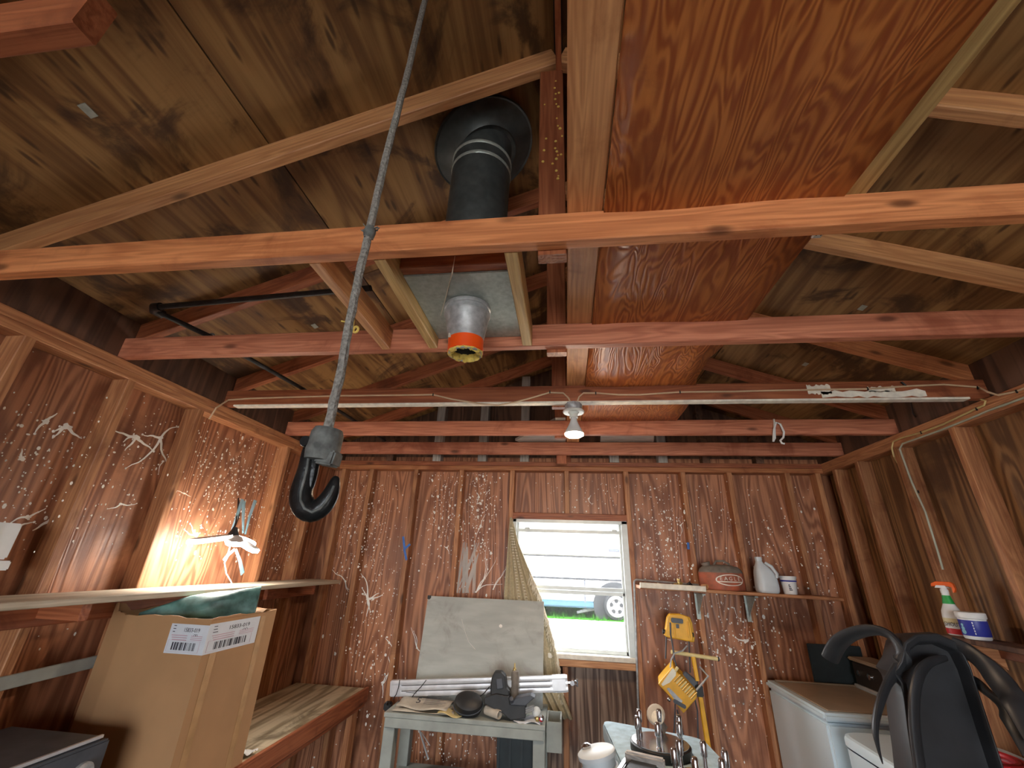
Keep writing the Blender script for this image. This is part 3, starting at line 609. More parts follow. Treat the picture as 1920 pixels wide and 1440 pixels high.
tag(wire(wr_pts).obj('cable', 'cable'), 'cream electric cable stapled along the wiring beam right of the bulb', 'cable')
k = 1.983
tag(wire([at(1838, 746, Y=2.115)-V((0, 0, .006)), at(1848, 752, X=k), at(1845, 760, X=k), at(1833, 765, X=k), at(1770, 795, X=k), at(1727, 811, X=k), at(1690, 821, X=k), at(1675, 828, X=k), at(1672, 840, X=k), at(1676, 856, X=k), at(1683, 868, X=2.05)]).obj('cable', 'cable_yellow'), 'yellowed cable running down the right wall plate to its corner bend', 'cable')
tag(wire([at(1930, 742, X=k), at(1850, 771, X=k), at(1830, 780, X=k), at(1760, 808, X=k), at(1715, 824, X=k), at(1692, 832, X=k), at(1687, 842, X=k), at(1697, 870, X=k), at(1710, 905, X=k), at(1735, 960, X=k), at(1757, 1030, X=k), at(1768, 1068, X=k)], .005).obj('cable', 'cable_grey'), 'grey-green cable running from the right wall plate down a stud', 'cable')
st = [at(x, y, Y=yb-.003) for x, y in ((812, 740), (1031, 735), (1117, 737), (1275, 735), (1627, 729))] + [at(1831, 767, X=k-.003), at(1727, 811, X=k-.003), at(1833, 727, Y=yb-.003), at(1722, 922, X=k-.004), at(1906, 734, X=k-.004)]
SL_ = ['cable staple left of the stovepipe cone on the wiring beam', 'cable staple just left of the bulb holder', 'cable staple just right of the bulb holder', 'cable staple under the loft plywood, second right of bulb', 'cable staple at the left end of the peeling white paint', 'cable staple on the right wall plate near the cable bend', 'cable staple farthest along the right wall plate', 'cable staple at the right end of the wiring beam', 'cable staple low on the right wall stud', 'cable staple on the right wall plate nearest the frame edge']
for p, sl in zip(st, SL_): tag(G().cbox(p-V((.003, .003, .008)), p+V((.003, .003, .008)), .001).obj('staple', 'iron'), 'dark '+sl, 'staple', 'cable staples')
tag(wire([at(1690, 716, Y=2.09), at(1698, 722, Y=2.09), at(1705, 745, Y=2.2), at(1712, 775, Y=2.45), at(1722, 790, Y=2.68), at(1718, 800, Y=2.69)], .004).obj('wire', 'iron'), 'thin dark wire drooping from the wiring beam to the next beam at right', 'wire')
hn = G().tube([at(1451, 786, Y=2.695), at(1452, 795, Y=2.69), at(1453, 822, Y=2.685), at(1450, 828, Y=2.685), at(1451, 806, Y=2.68), at(1455, 792, Y=2.68), at(1463, 795, Y=2.68), at(1470, 810, Y=2.68), at(1469, 820, Y=2.68), at(1463, 826, Y=2.68), at(1466, 831, Y=2.68), at(1471, 832, Y=2.68)], .006, 7)
tag(hn.obj('wire_hook', 'white'), 'bent white wire hook hanging from the second farthest tie beam', 'hook')

# ---- bulb
bz = V((.05, 2.125, ZT0))
bl = thing('ceiling_bulb', 'lit reflector bulb in a porcelain holder under the wiring beam', 'lamp', bz)
G().lathe([(.046, 0), (.046, -.028), (.04, -.036), (.001, -.036)], bz, (0, 0, 1), 8).obj('junction_box', 'dull_steel', bl)
G().lathe([(.03, -.034), (.055, -.04), (.058, -.046), (.054, -.052), (.03, -.05), (.022, -.058), (.022, -.08), (.001, -.08)], bz, (0, 0, 1), 32).obj('lamp_holder', 'porcelain', bl)
G().lathe([(.017, -.076), (.017, -.092), (.021, -.105), (.030, -.125), (.042, -.148), (.049, -.162), (.0495, -.168)], bz, (0, 0, 1), 32).obj('bulb_neck', 'bulbglass', bl)
G().lathe([(.0495, -.168), (.047, -.176), (.036, -.183), (.02, -.187), (.001, -.188)], bz, (0, 0, 1), 32).obj('bulb_lens', 'bulblit', bl)

# ================================================================== LED lamp on the left wall
lc = at(432, 1008, X=-1.86)
ld = thing('hanging_lamp', 'bright folding lamp hanging on a black cord before the left wall', 'lamp', lc)
G().tube([at(447, 934, X=-2.0), at(446, 955, X=-1.96), at(442, 980, X=-1.9), at(438, 992, X=-1.87)], .0035, 6).tube([at(448, 938, X=-2.0), at(450, 957, X=-1.96), at(447, 972, X=-1.9), at(440, 990, X=-1.87)], .0025, 6).obj('cord', 'iron', ld)
tp = at(438, 1000, X=-1.86)
G().lathe([(.012, .045), (.016, .03), (.026, .01), (.03, 0), (.001, -.002)], tp+V((0, 0, -.012)), (0, 0, 1), 18).obj('socket_cap', 'black', ld)
hub = tp+V((0, 0, -.014))
for i, (az, dr, ln) in enumerate(((-1.62, -.16, .26), (1.55, -.22, .17), (.15, -.45, .17), (-.75, -.25, .18))):
    d = V((math.cos(az)*math.cos(dr), math.sin(az)*math.cos(dr), math.sin(dr))); s_ = V((-math.sin(az), math.cos(az), 0))
    mt = frame(hub, d, s_); wd = .042
    out = [(.02, -.02), (.06, -wd), (ln-.03, -wd), (ln, -wd*.6), (ln, wd*.6), (ln-.03, wd), (.06, wd), (.02, .02)]
    G().prism([mt @ V((a*.97, b_*.9, .0065)) for a, b_ in out], mt.to_3x3() @ V((0, 0, .004))).obj('panel_back', 'white', ld, smooth=False)
    G().prism([mt @ V((a, b_, -.012)) for a, b_ in out], mt.to_3x3() @ V((0, 0, .018))).obj('light_panel', 'led', ld, smooth=False)
G().tube([hub, at(427, 1040, X=-1.86), at(421, 1055, X=-1.85), at(424, 1075, X=-1.84), at(433, 1090, X=-1.84), at(437, 1102, X=-1.83)], .003, 6).obj('pull_cord', 'white', ld)
for q in ([(433, 1000), (445, 965), (455, 936)], [(456, 1000), (456, 970), (457, 940)], [(460, 1002), (468, 968), (479, 938)], [(440, 1030), (428, 1040), (420, 1052)], [(442, 1030), (450, 1052), (455, 1076)]):  # thin translucent pale blue strips spreading above and below the lamp
    G().tube([at(x, y, X=-1.93) for x, y in q], [.008, .012, .016], 8, flat=.12, nrm=(1, 0, 0)).obj('translucent_strip', 'pale_blue', ld)

# ================================================================== left wall: box, shelf, bench
p0, p1 = at(38, 982, X=-1.98), at(30, 1066, X=-1.98)
bx = thing('wall_box', 'white plastic box mounted high on the left wall near the frame edge', 'box', (-1.98, 1.3, p1.z))
G().cbox((-2.09, 1.18, p1.z+.03), (-1.965, 1.372, p0.z), .006).obj('housing', 'white', bx)
G().cbox((-2.09, 1.18, p1.z-.005), (-1.955, 1.382, p1.z+.026), .004).obj('base_strip', 'white', bx); G().cbox((-1.968, 1.29, p1.z+.03), (-1.960, 1.312, p0.z-.01), .002).obj('cover_rib', 'white', bx)
sf = thing('wall_shelf', 'long narrow wooden shelf along the left wall beneath the bright lamp', 'shelf', (-1.87, 1.9, 1.44))
lumber('shelf_board', (-1.875, .2, 1.468), (-1.875, 3.40, 1.468), .25, .024, 'dusty_shelf', sf)
for y in (.3, .75, 1.57, 2.6, 3.12): lumber('bracket', (-1.998, y, 1.425), (-1.80, y, 1.425), .036, .06, 'lumber_red', sf)
lumber('cleat', (-1.99, .2, 1.41), (-1.99, 3.4, 1.41), .019, .085, 'lumber_red', sf)
wbn = thing('workbench', 'built-in wooden workbench with a dusty plywood top along the left wall', 'workbench', (-1.72, 1.8, 0))
G().cbox((-1.998, .3, .765), (-1.452, 3.49, .78), .002).obj('bench_top', 'bench', wbn, smooth=False, origin=(0, 0, 0))
lumber('apron', (-1.445, .3, .745), (-1.445, 3.49, .745), .02, .09, 'lumber_red', wbn); lumber('apron_rail', (-1.47, .3, .70), (-1.47, 3.49, .70), .036, .06, 'lumber_red', wbn)
for y in (.35, 1.9, 3.42): lumber('leg', (-1.50, y, 0), (-1.50, y, .75), .038, .089, 'stud', wbn, up=(0, 1, 0))
lumber('back_rail', (-1.985, .3, .72), (-1.985, 3.49, .72), .03, .08, 'stud', wbn)
tag(lumber('wall_strip', (-1.993, 1.42, 1.19), (-1.993, 1.99, 1.208), .012, .045, 'tablegrey'), 'grey strip fixed across studs on the left wall beside the box', 'strip')
# crumpled white rag at the box foot
g = G(); rr = random.Random(4); c = V((-1.52, 2.30, .784))
rows = [[c+V(((i-5)*.012, (j-3)*.011, .002+rr.uniform(0, .022))) for i in range(11)] for j in range(7)]
tag(g.grid(rows).obj('rag', 'white', solid=.001, sub=1), 'crumpled white rag on the bench beside the cardboard box', 'rag')

# ---- cardboard box
BX = [(-1.45, 1.79), (-1.45, 2.21), (-1.965, 2.21), (-1.965, 1.835), (-1.84, 1.79)]
cb = thing('cardboard_box', 'tall open cardboard box with a white shipping label on the bench', 'box', (-1.7, 2.0, .78))
ZB = 1.395
def ring(z, ins=0, jit=0):
    c = V((-1.7, 2.0)); out = []
    for x, y in BX:
        d = (c-V((x, y))).normalized()*ins; out.append(V((x+d.x, y+d.y, z+random.uniform(-jit, jit))))
    return out
edge = []
for i in range(5):
    a, b_ = V(BX[i]), V(BX[(i+1) % 5]); n = 10
    for k in range(n): edge.append(a.lerp(b_, k/n))
def lift(i): return .0025*math.sin(i*2.1)+.004*math.sin(i*.6) + (.035 if i in (29, 30, 31) else 0)
c = V((-1.7, 2.0))
lo = [V((p.x, p.y, .781)) for p in edge]; hi = [V((p.x, p.y, ZB+lift(i))) for i, p in enumerate(edge)]
hin = [V((p.x, p.y, ZB+lift(i)))+V(((c-p).normalized()*.006).to_tuple()+(0,)) for i, p in enumerate(edge)]; lin = [V((p.x, p.y, .79))+V(((c-p).normalized()*.006).to_tuple()+(0,)) for p in edge]
g = G().grid([r+[r[0]] for r in (lo, hi, hin, lin)]); g.prism([V((x, y, .781)) for x, y in BX], (0, 0, .008)); g.obj('carton', 'card', cb)
G().hexa([V(q) for q in ((-1.4485, 1.8, ZB-.005), (-1.4485, 2.2, ZB-.005), (-1.452, 2.2, ZB-.005), (-1.452, 1.8, ZB-.005), (-1.56, 1.8, ZB-.10), (-1.56, 2.2, ZB-.10), (-1.566, 2.2, ZB-.10), (-1.566, 1.8, ZB-.10))]).obj('flap', 'card_in', cb, smooth=False)
G().hexa([V(q) for q in ((-1.9, 2.208, ZB), (-1.5, 2.208, ZB), (-1.5, 2.2, ZB), (-1.9, 2.2, ZB), (-1.9, 2.10, ZB-.06), (-1.5, 2.10, ZB-.06), (-1.5, 2.095, ZB-.06), (-1.9, 2.095, ZB-.06))]).obj('flap', 'card_in', cb, smooth=False)
# tape and label
G().box((-1.4492, 2.10, .80), (-1.4482, 2.135, ZB-.02)).obj('packing_tape', 'clear_tape', cb, smooth=False)
G().box((-1.4492, 1.83, .80), (-1.4482, 1.865, ZB-.10)).obj('packing_tape', 'clear_tape', cb, smooth=False)
lz0, lz1 = 1.268, 1.372
xl = at(310, 1212, Y=1.788).x; yr = at(478, 1200, X=-1.448).y
lab = G().box((xl, 1.787, lz0), (-1.449, 1.789, lz1)).box((-1.4491, 1.788, lz0), (-1.4481, yr, lz1+.004)).obj('shipping_label', 'label', cb, smooth=False)
# print on the left half (front face) and on the right half (side face)
def lpt(u, v, e=.0006):   # u 0..2 along the label, v 0..1 up
    if u <= 1: return V((xl+(-1.45-xl)*u, 1.787-e, lz0+(lz1-lz0)*v)), V((1, 0, 0))
    return V((-1.4481+e, 1.789+(yr-1.789)*(u-1), lz0+(lz1-lz0)*v)), V((0, 1, 0))
ink = G(); pk = G()
def mark(g_, u0, u1, v0, v1):
    a, d = lpt(u0, v0); b_, _ = lpt(u1, v0); n_ = V((0, -1, 0)) if u0 < 1 else V((1, 0, 0)); h = V((0, 0, (lz1-lz0)*(v1-v0)))
    g_.prism([a, b_, b_+h, a+h], n_*.0003)
rr = random.Random(11)
for hlf in (0, 1):
    u = hlf+.16
    while u < hlf+.78:
        w2 = rr.choice((.008, .012, .022, .035)); mark(ink, u, u+w2, .12, .38); u += w2+rr.choice((.01, .014, .03))
    for k in range(3): mark(ink, hlf+.08, hlf+.08+rr.uniform(.06, .09), .92-k*.1, .945-k*.1)
    for k in range(3): mark(pk, hlf+.08+.02*k, hlf+.5, .60-k*.075, .625-k*.075); mark(pk, hlf+.60, hlf+.9, .60-k*.06, .62-k*.06)
    for a in ((.04, .88, .06, .065), (.04, .88, .44, .445), (.04, .045, .06, .44), (.875, .88, .06, .44)): mark(pk, hlf+a[0], hlf+a[1], a[2], a[3])
    p, d = lpt(hlf+.40, .76); text('label_number', '15833-019', .021, lpt(hlf+.36, .74)[0], d, (0, 0, 1), 'ink', lab, sx=.95*abs(((-1.45-xl) if hlf == 0 else (yr-1.789)))/.2)
    for s in (0, 1):   # the small arched mark: two narrow arches side by side
        pts = [lpt(hlf+.66+s*.05+.025+.025*math.cos(a), .60+.075*math.sin(a))[0] for a in [math.pi*k/8 for k in range(9)]]
        ink.tube(pts, .0007, 5)
tag(ink.obj('label_print', 'ink', lab, smooth=False), kind='stuff'); tag(pk.obj('label_small_print', 'pink', lab, smooth=False), kind='stuff')
# teal tarp bundle sticking out of the box
tb = G(); rows = []
A, B = V((-1.86, 1.86, 1.385)), V((-1.50, 2.12, 1.425))
for i in range(17):
    t = i/16; c = A.lerp(B, t); r = .012+.075*math.sin(min(1, t*1.35)*math.pi/2); rw = []
    for j in range(15):
        a = 2*math.pi*j/14; q = r*(1+.12*math.sin(3*a+t*9)+.06*math.sin(5*a-t*17))
        rw.append(c+V((-.5, .75, 0)).normalized()*math.cos(a)*q*.9+V((0, 0, 1))*math.sin(a)*q*.85)
    rows.append(rw)
tb.grid(rows); tb.add(rows[-1][:14], [tuple(range(14))])
tag(tb.obj('tarp_bundle', 'tarp', sub=1), 'rolled teal tarp bundle sticking out of the open cardboard box', 'tarp')
# ---- dark hi-fi receiver on the bench
rc = thing('receiver', 'dark boxy electronic device with a grey front panel on the bench corner', 'device', (-1.8, 1.35, .78))
G().cbox((-1.985, .95, .785), (-1.612, 1.63, 1.05), .004).obj('casing', 'charcoal', rc)
G().cbox((-1.612, .95, .79), (-1.588, 1.645, 1.04), .006).obj('front_panel', 'charcoal', rc)
G().box((-1.615, .95, 1.044), (-1.606, 1.63, 1.053)).obj('trim_edge', 'alu', rc, smooth=False)
for y, r, mt in ((1.57, .035, 'dull_steel'), (1.48, .02, 'alu'), (1.40, .03, 'lightblue'), (1.30, .04, 'dull_steel')):
    G().lathe([(r, 0), (r, .012), (r*.85, .018), (.001, .018)], (-1.588, y, .965), (1, 0, 0), 24).obj('knob', mt, rc)
for y in (.97, 1.6): G().lathe([(.02, 0), (.018, .008)], (-1.63, y, .779), (0, 0, 1), 12).obj('foot', 'black', rc)

# ================================================================== grey work table and what lies on it
TX0, TX1, TY0, TY1, TZ = -1.125, -.14, 3.03, 3.45, .78
wt = thing('work_table', 'grey painted wooden work table against the back wall left of window', 'table', ((TX0+TX1)/2, 3.24, 0))
lumber('table_top', (TX0, 3.24, TZ-.0125), (TX1, 3.24, TZ-.0125), .42, .025, 'tablegrey', wt)
for y in (TY0+.012, TY1-.012): lumber('apron', (TX0+.01, y, TZ-.05), (TX1-.01, y, TZ-.05), .02, .05, 'tablegrey', wt)
for x in (TX0+.012, TX1-.012): lumber('apron', (x, TY0+.03, TZ-.05), (x, TY1-.03, TZ-.05), .02, .05, 'tablegrey', wt)
for x in (TX0+.036, TX1-.036):
    for y in (TY0+.05, TY1-.05): lumber('leg', (x, y, 0), (x, y, TZ-.027), .07, .07, 'tablegrey', wt, up=(0, 1, 0))
lumber('lower_shelf', (TX0+.02, 3.24, .40), (TX1-.02, 3.24, .40), .38, .02, 'tablegrey', wt)
g = G(); a, b_ = -.135, -.045
g.box((a, 3.12, .64), (b_, 3.13, .775)).box((a, 3.27, .64), (b_, 3.28, .79)).box((a, 3.13, .64), (a+.008, 3.27, .79)).box((b_-.008, 3.13, .64), (b_, 3.27, .79)).box((a, 3.12, .63), (b_, 3.28, .64))
g.obj('side_box', 'tablegrey', wt, smooth=False)
cr = thing('crate', 'dark teal plastic crate on the lower shelf of the grey table', 'crate', (-.32, 3.27, .41))
G().lathe([(.15, 0), (.15, .005), (.165, .30), (.172, .31), (.172, .325), (.155, .325), (.145, .02), (.001, .02)], (-.32, 3.24, .411), (0, 0, 1), 4, ref=(1, 1, 0)).obj('bin', 'crate', cr, smooth=False)
for k in range(4): G().cbox((-.43+k*.07, 3.118, .45), (-.415+k*.07, 3.135, .70), .002).obj('rib', 'crate', cr)
tag(G().tube([at(783, 1358, Y=3.41), at(803, 1423, Y=3.2)], .006, 6).tube([at(790, 1373, Y=3.38), at(806, 1398, Y=3.37)], .003, 5).obj('stick', 'white'), 'thin white stick leaning under the grey table top', 'stick')
# leaning board
bt0, bt1 = at(798, 1117, Y=3.425), at(1020, 1127, Y=3.425)
n_ = (V((0, 3.425, bt0.z))-V((0, 3.315, .785))); mt = frame(V((-.605, 3.37, (bt0.z+.785)/2)), (1, 0, 0), (0, n_.y, n_.z))
bd = G().cbox((-.437, -n_.length/2, -.008), (.437, n_.length/2, .008), .002).obj('leaning_board', 'board', smooth=False, mtx=mt)
tag(bd, 'scuffed grey board leaning on the back wall behind the aluminium bundle', 'board')
G().prism([mt @ V(q) for q in ((-.44, n_.length/2+.003, .0085), (-.44, n_.length/2-.02, .0085), (-.425, n_.length/2-.026, .0085), (-.412, n_.length/2-.014, .0085), (-.412, n_.length/2+.003, .0085))], mt.to_3x3() @ V((0, 0, .002))).obj('black_corner', 'black', bd, smooth=False)
G().tube([mt @ V(q) for q in ((-.16, .17, .0085), (-.13, .10, .0085), (-.09, .03, .0085), (-.04, -.01, .0085))], .003, 6, flat=.2).ball(mt @ V((.13, .14, .009)), .012, 8, (1, .15, 1)).obj('white_smear', 'splash', bd)
# folded aluminium legs
a0, a1 = V((-1.165, 3.225, .857)), V((-.005, 3.225, .955))
ab = thing('aluminium_bundle', 'bundle of fluted aluminium bars lying across the grey table', 'tripod', (-.6, 3.225, .80))
for k, dz in enumerate((-.032, 0, .032)):
    q = [(-.014, -.013), (-.017, 0), (-.014, .013), (0, .0155), (.014, .013), (.017, 0), (.014, -.013), (0, -.0155)]
    x = (a1-a0).normalized(); z = V((0, 0, 1)); z = (z-x*z.dot(x)).normalized()
    G().prism([a0 + V((0, 1, 0))*(u*.9 - k*.004) + z*(v+dz) for u, v in q], x*(a1-a0).length).obj('bar', 'alu', ab)
G().cbox((-.11, -.022, -.047), (0, .022, .047), .012, frame(a1, x, (0, 1, 0))).obj('end_cap', 'alu', ab); G().cbox((-.01, -.02, -.045), (.07, .02, .045), .006, frame(a0, x, (0, 1, 0))).obj('end_cap', 'alu', ab)
e = a1+x*.03
G().lathe([(.008, -.02), (.008, .02)], a1+x*.01, x, 10).lathe([(.014, -.01), (.014, .01)], e, (0, 1, 0), 12).torus(e+x*.022, .012, .004, (0, 1, .2), 14, 6).lathe([(.006, -.02), (.006, .02)], e+x*.03, (0, 0, 1), 8).obj('clamp', 'chrome', ab)
for u in (.045, .15):
    p = a0.lerp(a1, u); s_ = .06 if u > .1 else 0
    G().tube([p+V((s_, -.022, .048)), p+V((s_*.5, -.026, .01)), p+V((-.01, -.026, -.03)), p+V((-.03, -.03, -.06))], .0028, 6).obj('cord', 'black', ab)
# newspapers
for i, (x0, x1, y0, y1, z0, rz, lb) in enumerate(((-1.09, -.70, 3.05, 3.19, .785, .02, 'lower folded newspaper spread on the left of the grey table'), (-1.07, -.74, 3.06, 3.20, .80, -.05, 'upper newspaper page with a big figure 5 on grey table'), (-.33, -.17, 3.035, 3.16, .783, .03, 'white paper sheet under the dark power tool on grey table'))):
    rows = []; rr = random.Random(20+i)
    for j in range(6):
        rows.append([V((x0+(x1-x0)*k/9, y0+(y1-y0)*j/5, z0+.002+.010*math.sin(k*.9+i)*math.sin(j*1.1+i)**2+(.0 if i != 1 else .02*(j/5)))) for k in range(10)])
    o = G().grid(rows).obj('newspaper' if i < 2 else 'paper', 'paper' if i < 2 else 'label', solid=.0015); o.rotation_euler.z = rz; tag(o, lb, 'newspaper' if i < 2 else 'paper')
    if i == 1:
        text('page_figure', '5', .07, (-.955, 3.085, .826), (1, 0, 0), (0, 1, .35), 'ink', o)
        g = G()
        for k in range(9): g.box((-.90+.0*k, 3.075+.011*k, .8255+.0028*k), (-.90+.10+.02*(k % 3), 3.079+.011*k, .826+.0028*k))
        g.box((-1.05, 3.17, .852), (-.98, 3.178, .8535)); g.obj('page_print', 'ink', o, smooth=False)
g = G(); rr = random.Random(31); c = at(845, 1330, Z=.80)
rows = [[V((-.80+.16*k/6, 3.04+.02*j-.03*(1-abs(k-3)/3)*(j == 0), .79+.008*rr.random()+.012*math.sin(k))) for k in range(7)] for j in range(5)]
tag(g.grid(rows).obj('rag', 'paleyellow', solid=.003, sub=1), 'crumpled pale yellow cloth scrap beside the black pouch', 'cloth')
# black pouch
pc = at(878, 1322, Y=3.09)
po = thing('pouch', 'rounded black zipped pouch on the front of the grey table', 'pouch', (pc.x, 3.09, .785))
G().lathe([(.001, -.045), (.05, -.043), (.068, -.03), (.074, 0), (.068, .03), (.05, .043), (.001, .045)], (pc.x, 3.09, .838), (.12, -.6, .8), 28, ell=(1.22, .92), ref=(1, 0, 0)).obj('shell', 'black', po)
G().tube([V((pc.x+math.cos(.2617*k)*.0915, 3.09+math.sin(.2617*k)*.0555, .838+math.sin(.2617*k)*.041)) for k in range(25)], .003, 6).obj('zip', 'charcoal', po)
# paper-wrapped tube
t0, t1 = at(912, 1318, Y=3.10), at(940, 1338, Y=3.03)
tb2 = thing('paper_tube', 'rolled printed paper tube between pouch and power tool', 'tube', (t0.x, 3.07, .79))
t0.z = .815; t1.z = .812; G().lathe([(.022, 0), (.024, .002), (.024, .11), (.022, .112), (.019, .112), (.019, .01), (.001, .01)], t0, (t1-t0), 20).obj('roll', 'paper', tb2)
# power tool
tl = thing('power_tool', 'black power tool with an upright battery grip on grey table', 'tool', (-.33, 3.09, .785))
def tp_(x, y, Y=3.09): return at(720+x/5.053, 1230+y/5.053, Y=Y)
def tprism(name, pts, mat, dep, Y=3.05, bev=.004): return G().prism([tp_(x, y, Y) for x, y in pts], (0, dep, 0)).obj(name, mat, tl, smooth=False, bevel=bev)
tprism('body', [(950, 395), (1060, 360), (1180, 385), (1190, 460), (1340, 470), (1340, 590), (1200, 610), (1130, 550), (1000, 480), (950, 450)], 'black', .09)
tprism('grip', [(1020, 200), (1045, 150), (1110, 150), (1150, 190), (1160, 300), (1190, 330), (1185, 380), (1080, 390), (1010, 380), (1005, 290)], 'black', .06, 3.07, .008)
tprism('guard', [(1190, 465), (1250, 400), (1390, 372), (1430, 395), (1350, 462), (1340, 475)], 'charcoal', .07, 3.04)
tprism('grip_panel', [(1060, 215), (1120, 210), (1130, 310), (1070, 320)], 'charcoal', .01, 3.062)
G().lathe([(.012, 0), (.012, .03), (.001, .034)], tp_(1210, 430, 3.03), (0, -.6, .5), 14).obj('knob', 'charcoal', tl)
for k in range(3): G().tube([tp_(1330, 500+k*22, 3.06), tp_(1420, 470+k*18, 3.06)], .005, 6).obj('tine', 'dull_steel', tl)
G().tube([tp_(1000, 290, 3.1), tp_(950, 350, 3.11), tp_(900, 390, 3.12)], .003, 6).obj('strap', 'black', tl)
# grey bottle with pointed nozzle
b0 = tp_(1232, 355, 3.15); s_ = .0012
bo = thing('bottle', 'grey bottle with a pointed brass nozzle standing among the tools', 'bottle', (b0.x, 3.15, .785))
h = tp_(1230, 140, 3.15).z - .785
G().lathe([(.001, 0), (.024, .001), (.026, .006), (.025, h*.5), (.026, h*.93), (.022, h), (.012, h+.004), (.001, h+.005)], (b0.x, 3.15, .785), (.02, 0, 1), 22).obj('barrel', 'can_top', bo)
G().lathe([(.011, 0), (.010, .012), (.005, .016), (.004, .035), (.001, .042)], (b0.x, 3.15, .787+h), (0, 0, 1), 14).obj('nozzle', 'brass', bo)
G().cbox((b0.x-.05, 3.13, .785+h*.62), (b0.x-.015, 3.16, .785+h*.80), .004).obj('trigger', 'dull_steel', bo); G().cbox((b0.x-.042, 3.135, .785+h*.40), (b0.x-.022, 3.155, .785+h*.62), .003).obj('bracket', 'paper', bo)
lb = at(1006, 1318, Y=3.10)
lbt = thing('light_bulb', 'loose frosted round bulb lying at the right end of grey table', 'bulb', (lb.x, 3.10, .79))
G().ball((lb.x, 3.10, .825), .027, 16).obj('globe', 'bulbglass', lbt); G().lathe([(.013, 0), (.013, .03), (.006, .034)], (lb.x, 3.10, .80), (.3, -.8, -.15), 12).obj('screw_base', 'brass', lbt)
p = at(1014, 1340, Y=3.06)
ga = thing('knob', 'small chrome and red knob at the right front of the grey table', 'knob', (p.x, 3.06, .785))
G().lathe([(.016, 0), (.017, .02), (.010, .03), (.010, .05), (.001, .052)], (p.x, 3.08, .803), (.2, -1, .2), 14).obj('stem', 'chrome', ga); G().ball((p.x+.004, 3.045, .805), .013, 10).obj('tip', 'red', ga)
p = at(722, 1328, Y=3.4)
tag(G().cbox((p.x-.03, 3.44, p.z-.03), (p.x+.02, 3.495, p.z+.02), .008).tube([(p.x, 3.44, p.z+.01), (p.x+.01, 3.40, p.z+.03), (p.x+.02, 3.36, p.z+.045)], .006, 6).obj('strap', 'black'), 'black strap end on the wall stud at left of grey table', 'strap')

# ================================================================== curtain beside the window
prof = [(1.985, -.447, -.432), (1.80, -.455, -.375), (1.62, -.462, -.29), (1.44, -.472, -.20), (1.25, -.46, -.135), (1.06, -.43, -.075), (.90, -.35, -.065), (.80, -.27, -.02), (.70, -.19, .025)]
rows = []
for i in range(33):
    z = 1.985-(1.285)*i/32
    for (za, la, ra), (zb_, lb_, rb) in zip(prof, prof[1:]):
        if zb_ <= z+1e-6: break
    t = (za-z)/(za-zb_); l0 = la+(lb_-la)*t; r0 = ra+(rb-ra)*t; am = .016*min(1, (1.99-z)*2.2)
    rows.append([V((l0+(r0-l0)*k/36, 3.476+am*math.sin(k/36*6.283*5+.6*math.sin(z*3)), z)) for k in range(37)])
cu = thing('curtain', 'tan woven blanket with fringe hung as a curtain at the window edge', 'curtain', (-.3, 3.47, .70))
G().grid(rows).obj('cloth', 'curtain', cu, solid=.003)
g = G(); rr = random.Random(8)
for i in range(150):
    z = rr.uniform(.85, 1.62); zz = (1.985-z)/1.285*32; k = int(zz); p = rows[k][36].lerp(rows[min(32, k+1)][36], zz-k); ln = rr.uniform(.05, .11)
    g.tube([p, p+V((rr.uniform(.0, .018), -.006, -ln*.5)), p+V((rr.uniform(-.015, .02), -.004+rr.uniform(-.01, .01), -ln))], [.0038, .0032, .0022], 5)
tag(g.obj('fringe', 'fringe', cu), kind='stuff')
g = G()
for i in range(2, 18):
    for k in (15, 22):
        p = rows[i][k]; q = rows[i+1][k]
        for s in (0, .5): c = p.lerp(q, s); g.tube([c+V((-.007, -.02, -.003)), c+V((0, -.024, .0)), c+V((.007, -.02, -.003))], .0035, 5)
tag(g.obj('woven_cord', 'fringe', cu), kind='stuff')
# blue tape scraps
for (q, lbx) in (([[(756, 1006), (758, 1025), (759, 1035)], [(769, 1020), (759, 1029)], [(758, 1030), (762, 1050)]], 'torn blue masking tape stuck on the back wall stud at left'), ([[(1290, 1017), (1291, 1030)]], 'scrap of blue masking tape on the back wall right of window')):
    g = G()
    for l in q: g.tube([at(x, y, Y=3.497) for x, y in l], .009, 8, flat=.12, nrm=(0, 1, 0))
    tag(g.obj('tape_scrap', 'bluetape'), lbx, 'tape')
# thin conduit tube
cd = [at(1310, 1097, Y=3.48), V((.51, 3.48, 1.568)), V((.497, 3.48, 1.560)), V((.493, 3.48, 1.545)), at(1197, 1338, Y=3.48)]
tag(G().tube(cd, .0075, 8).obj('conduit', 'dull_steel'), 'thin grey metal conduit bent down beside the window', 'conduit')

# ================================================================== shelf right of the window
s2 = thing('wall_shelf', 'short wooden shelf on metal brackets right of the window', 'shelf', (1.12, 3.4, 1.5))
lumber('shelf_board', (.50, 3.38, 1.527), (1.78, 3.38, 1.505), .235, .02, 'stud', s2)
lumber('white_edging', (.50, 3.258, 1.541), (.93, 3.258, 1.533), .016, .034, 'white_paint', s2)
for x in (.925, 1.262):
    G().cbox((x-.014, 3.485, 1.33), (x+.014, 3.495, 1.515), .002).cbox((x-.012, 3.30, 1.492), (x+.012, 3.49, 1.500), .002).prism([(x-.002, 3.485, 1.36), (x-.002, 3.485, 1.49), (x-.002, 3.33, 1.49)], (.004, 0, 0)).obj('bracket', 'galv', s2, smooth=False)
ST = lambda x: 1.537-(x-.5)*.0172
gx0, gx1 = at(1316, 1090, Y=3.32).x, at(1401, 1090, Y=3.32).x; gc = (gx0+gx1)/2; gr = (gx1-gx0)/2
gz = ST(gc)
gcn = thing('gas_can', 'faded red metal gas can with an oval mark on the right shelf', 'gas can', (gc, 3.37, gz))
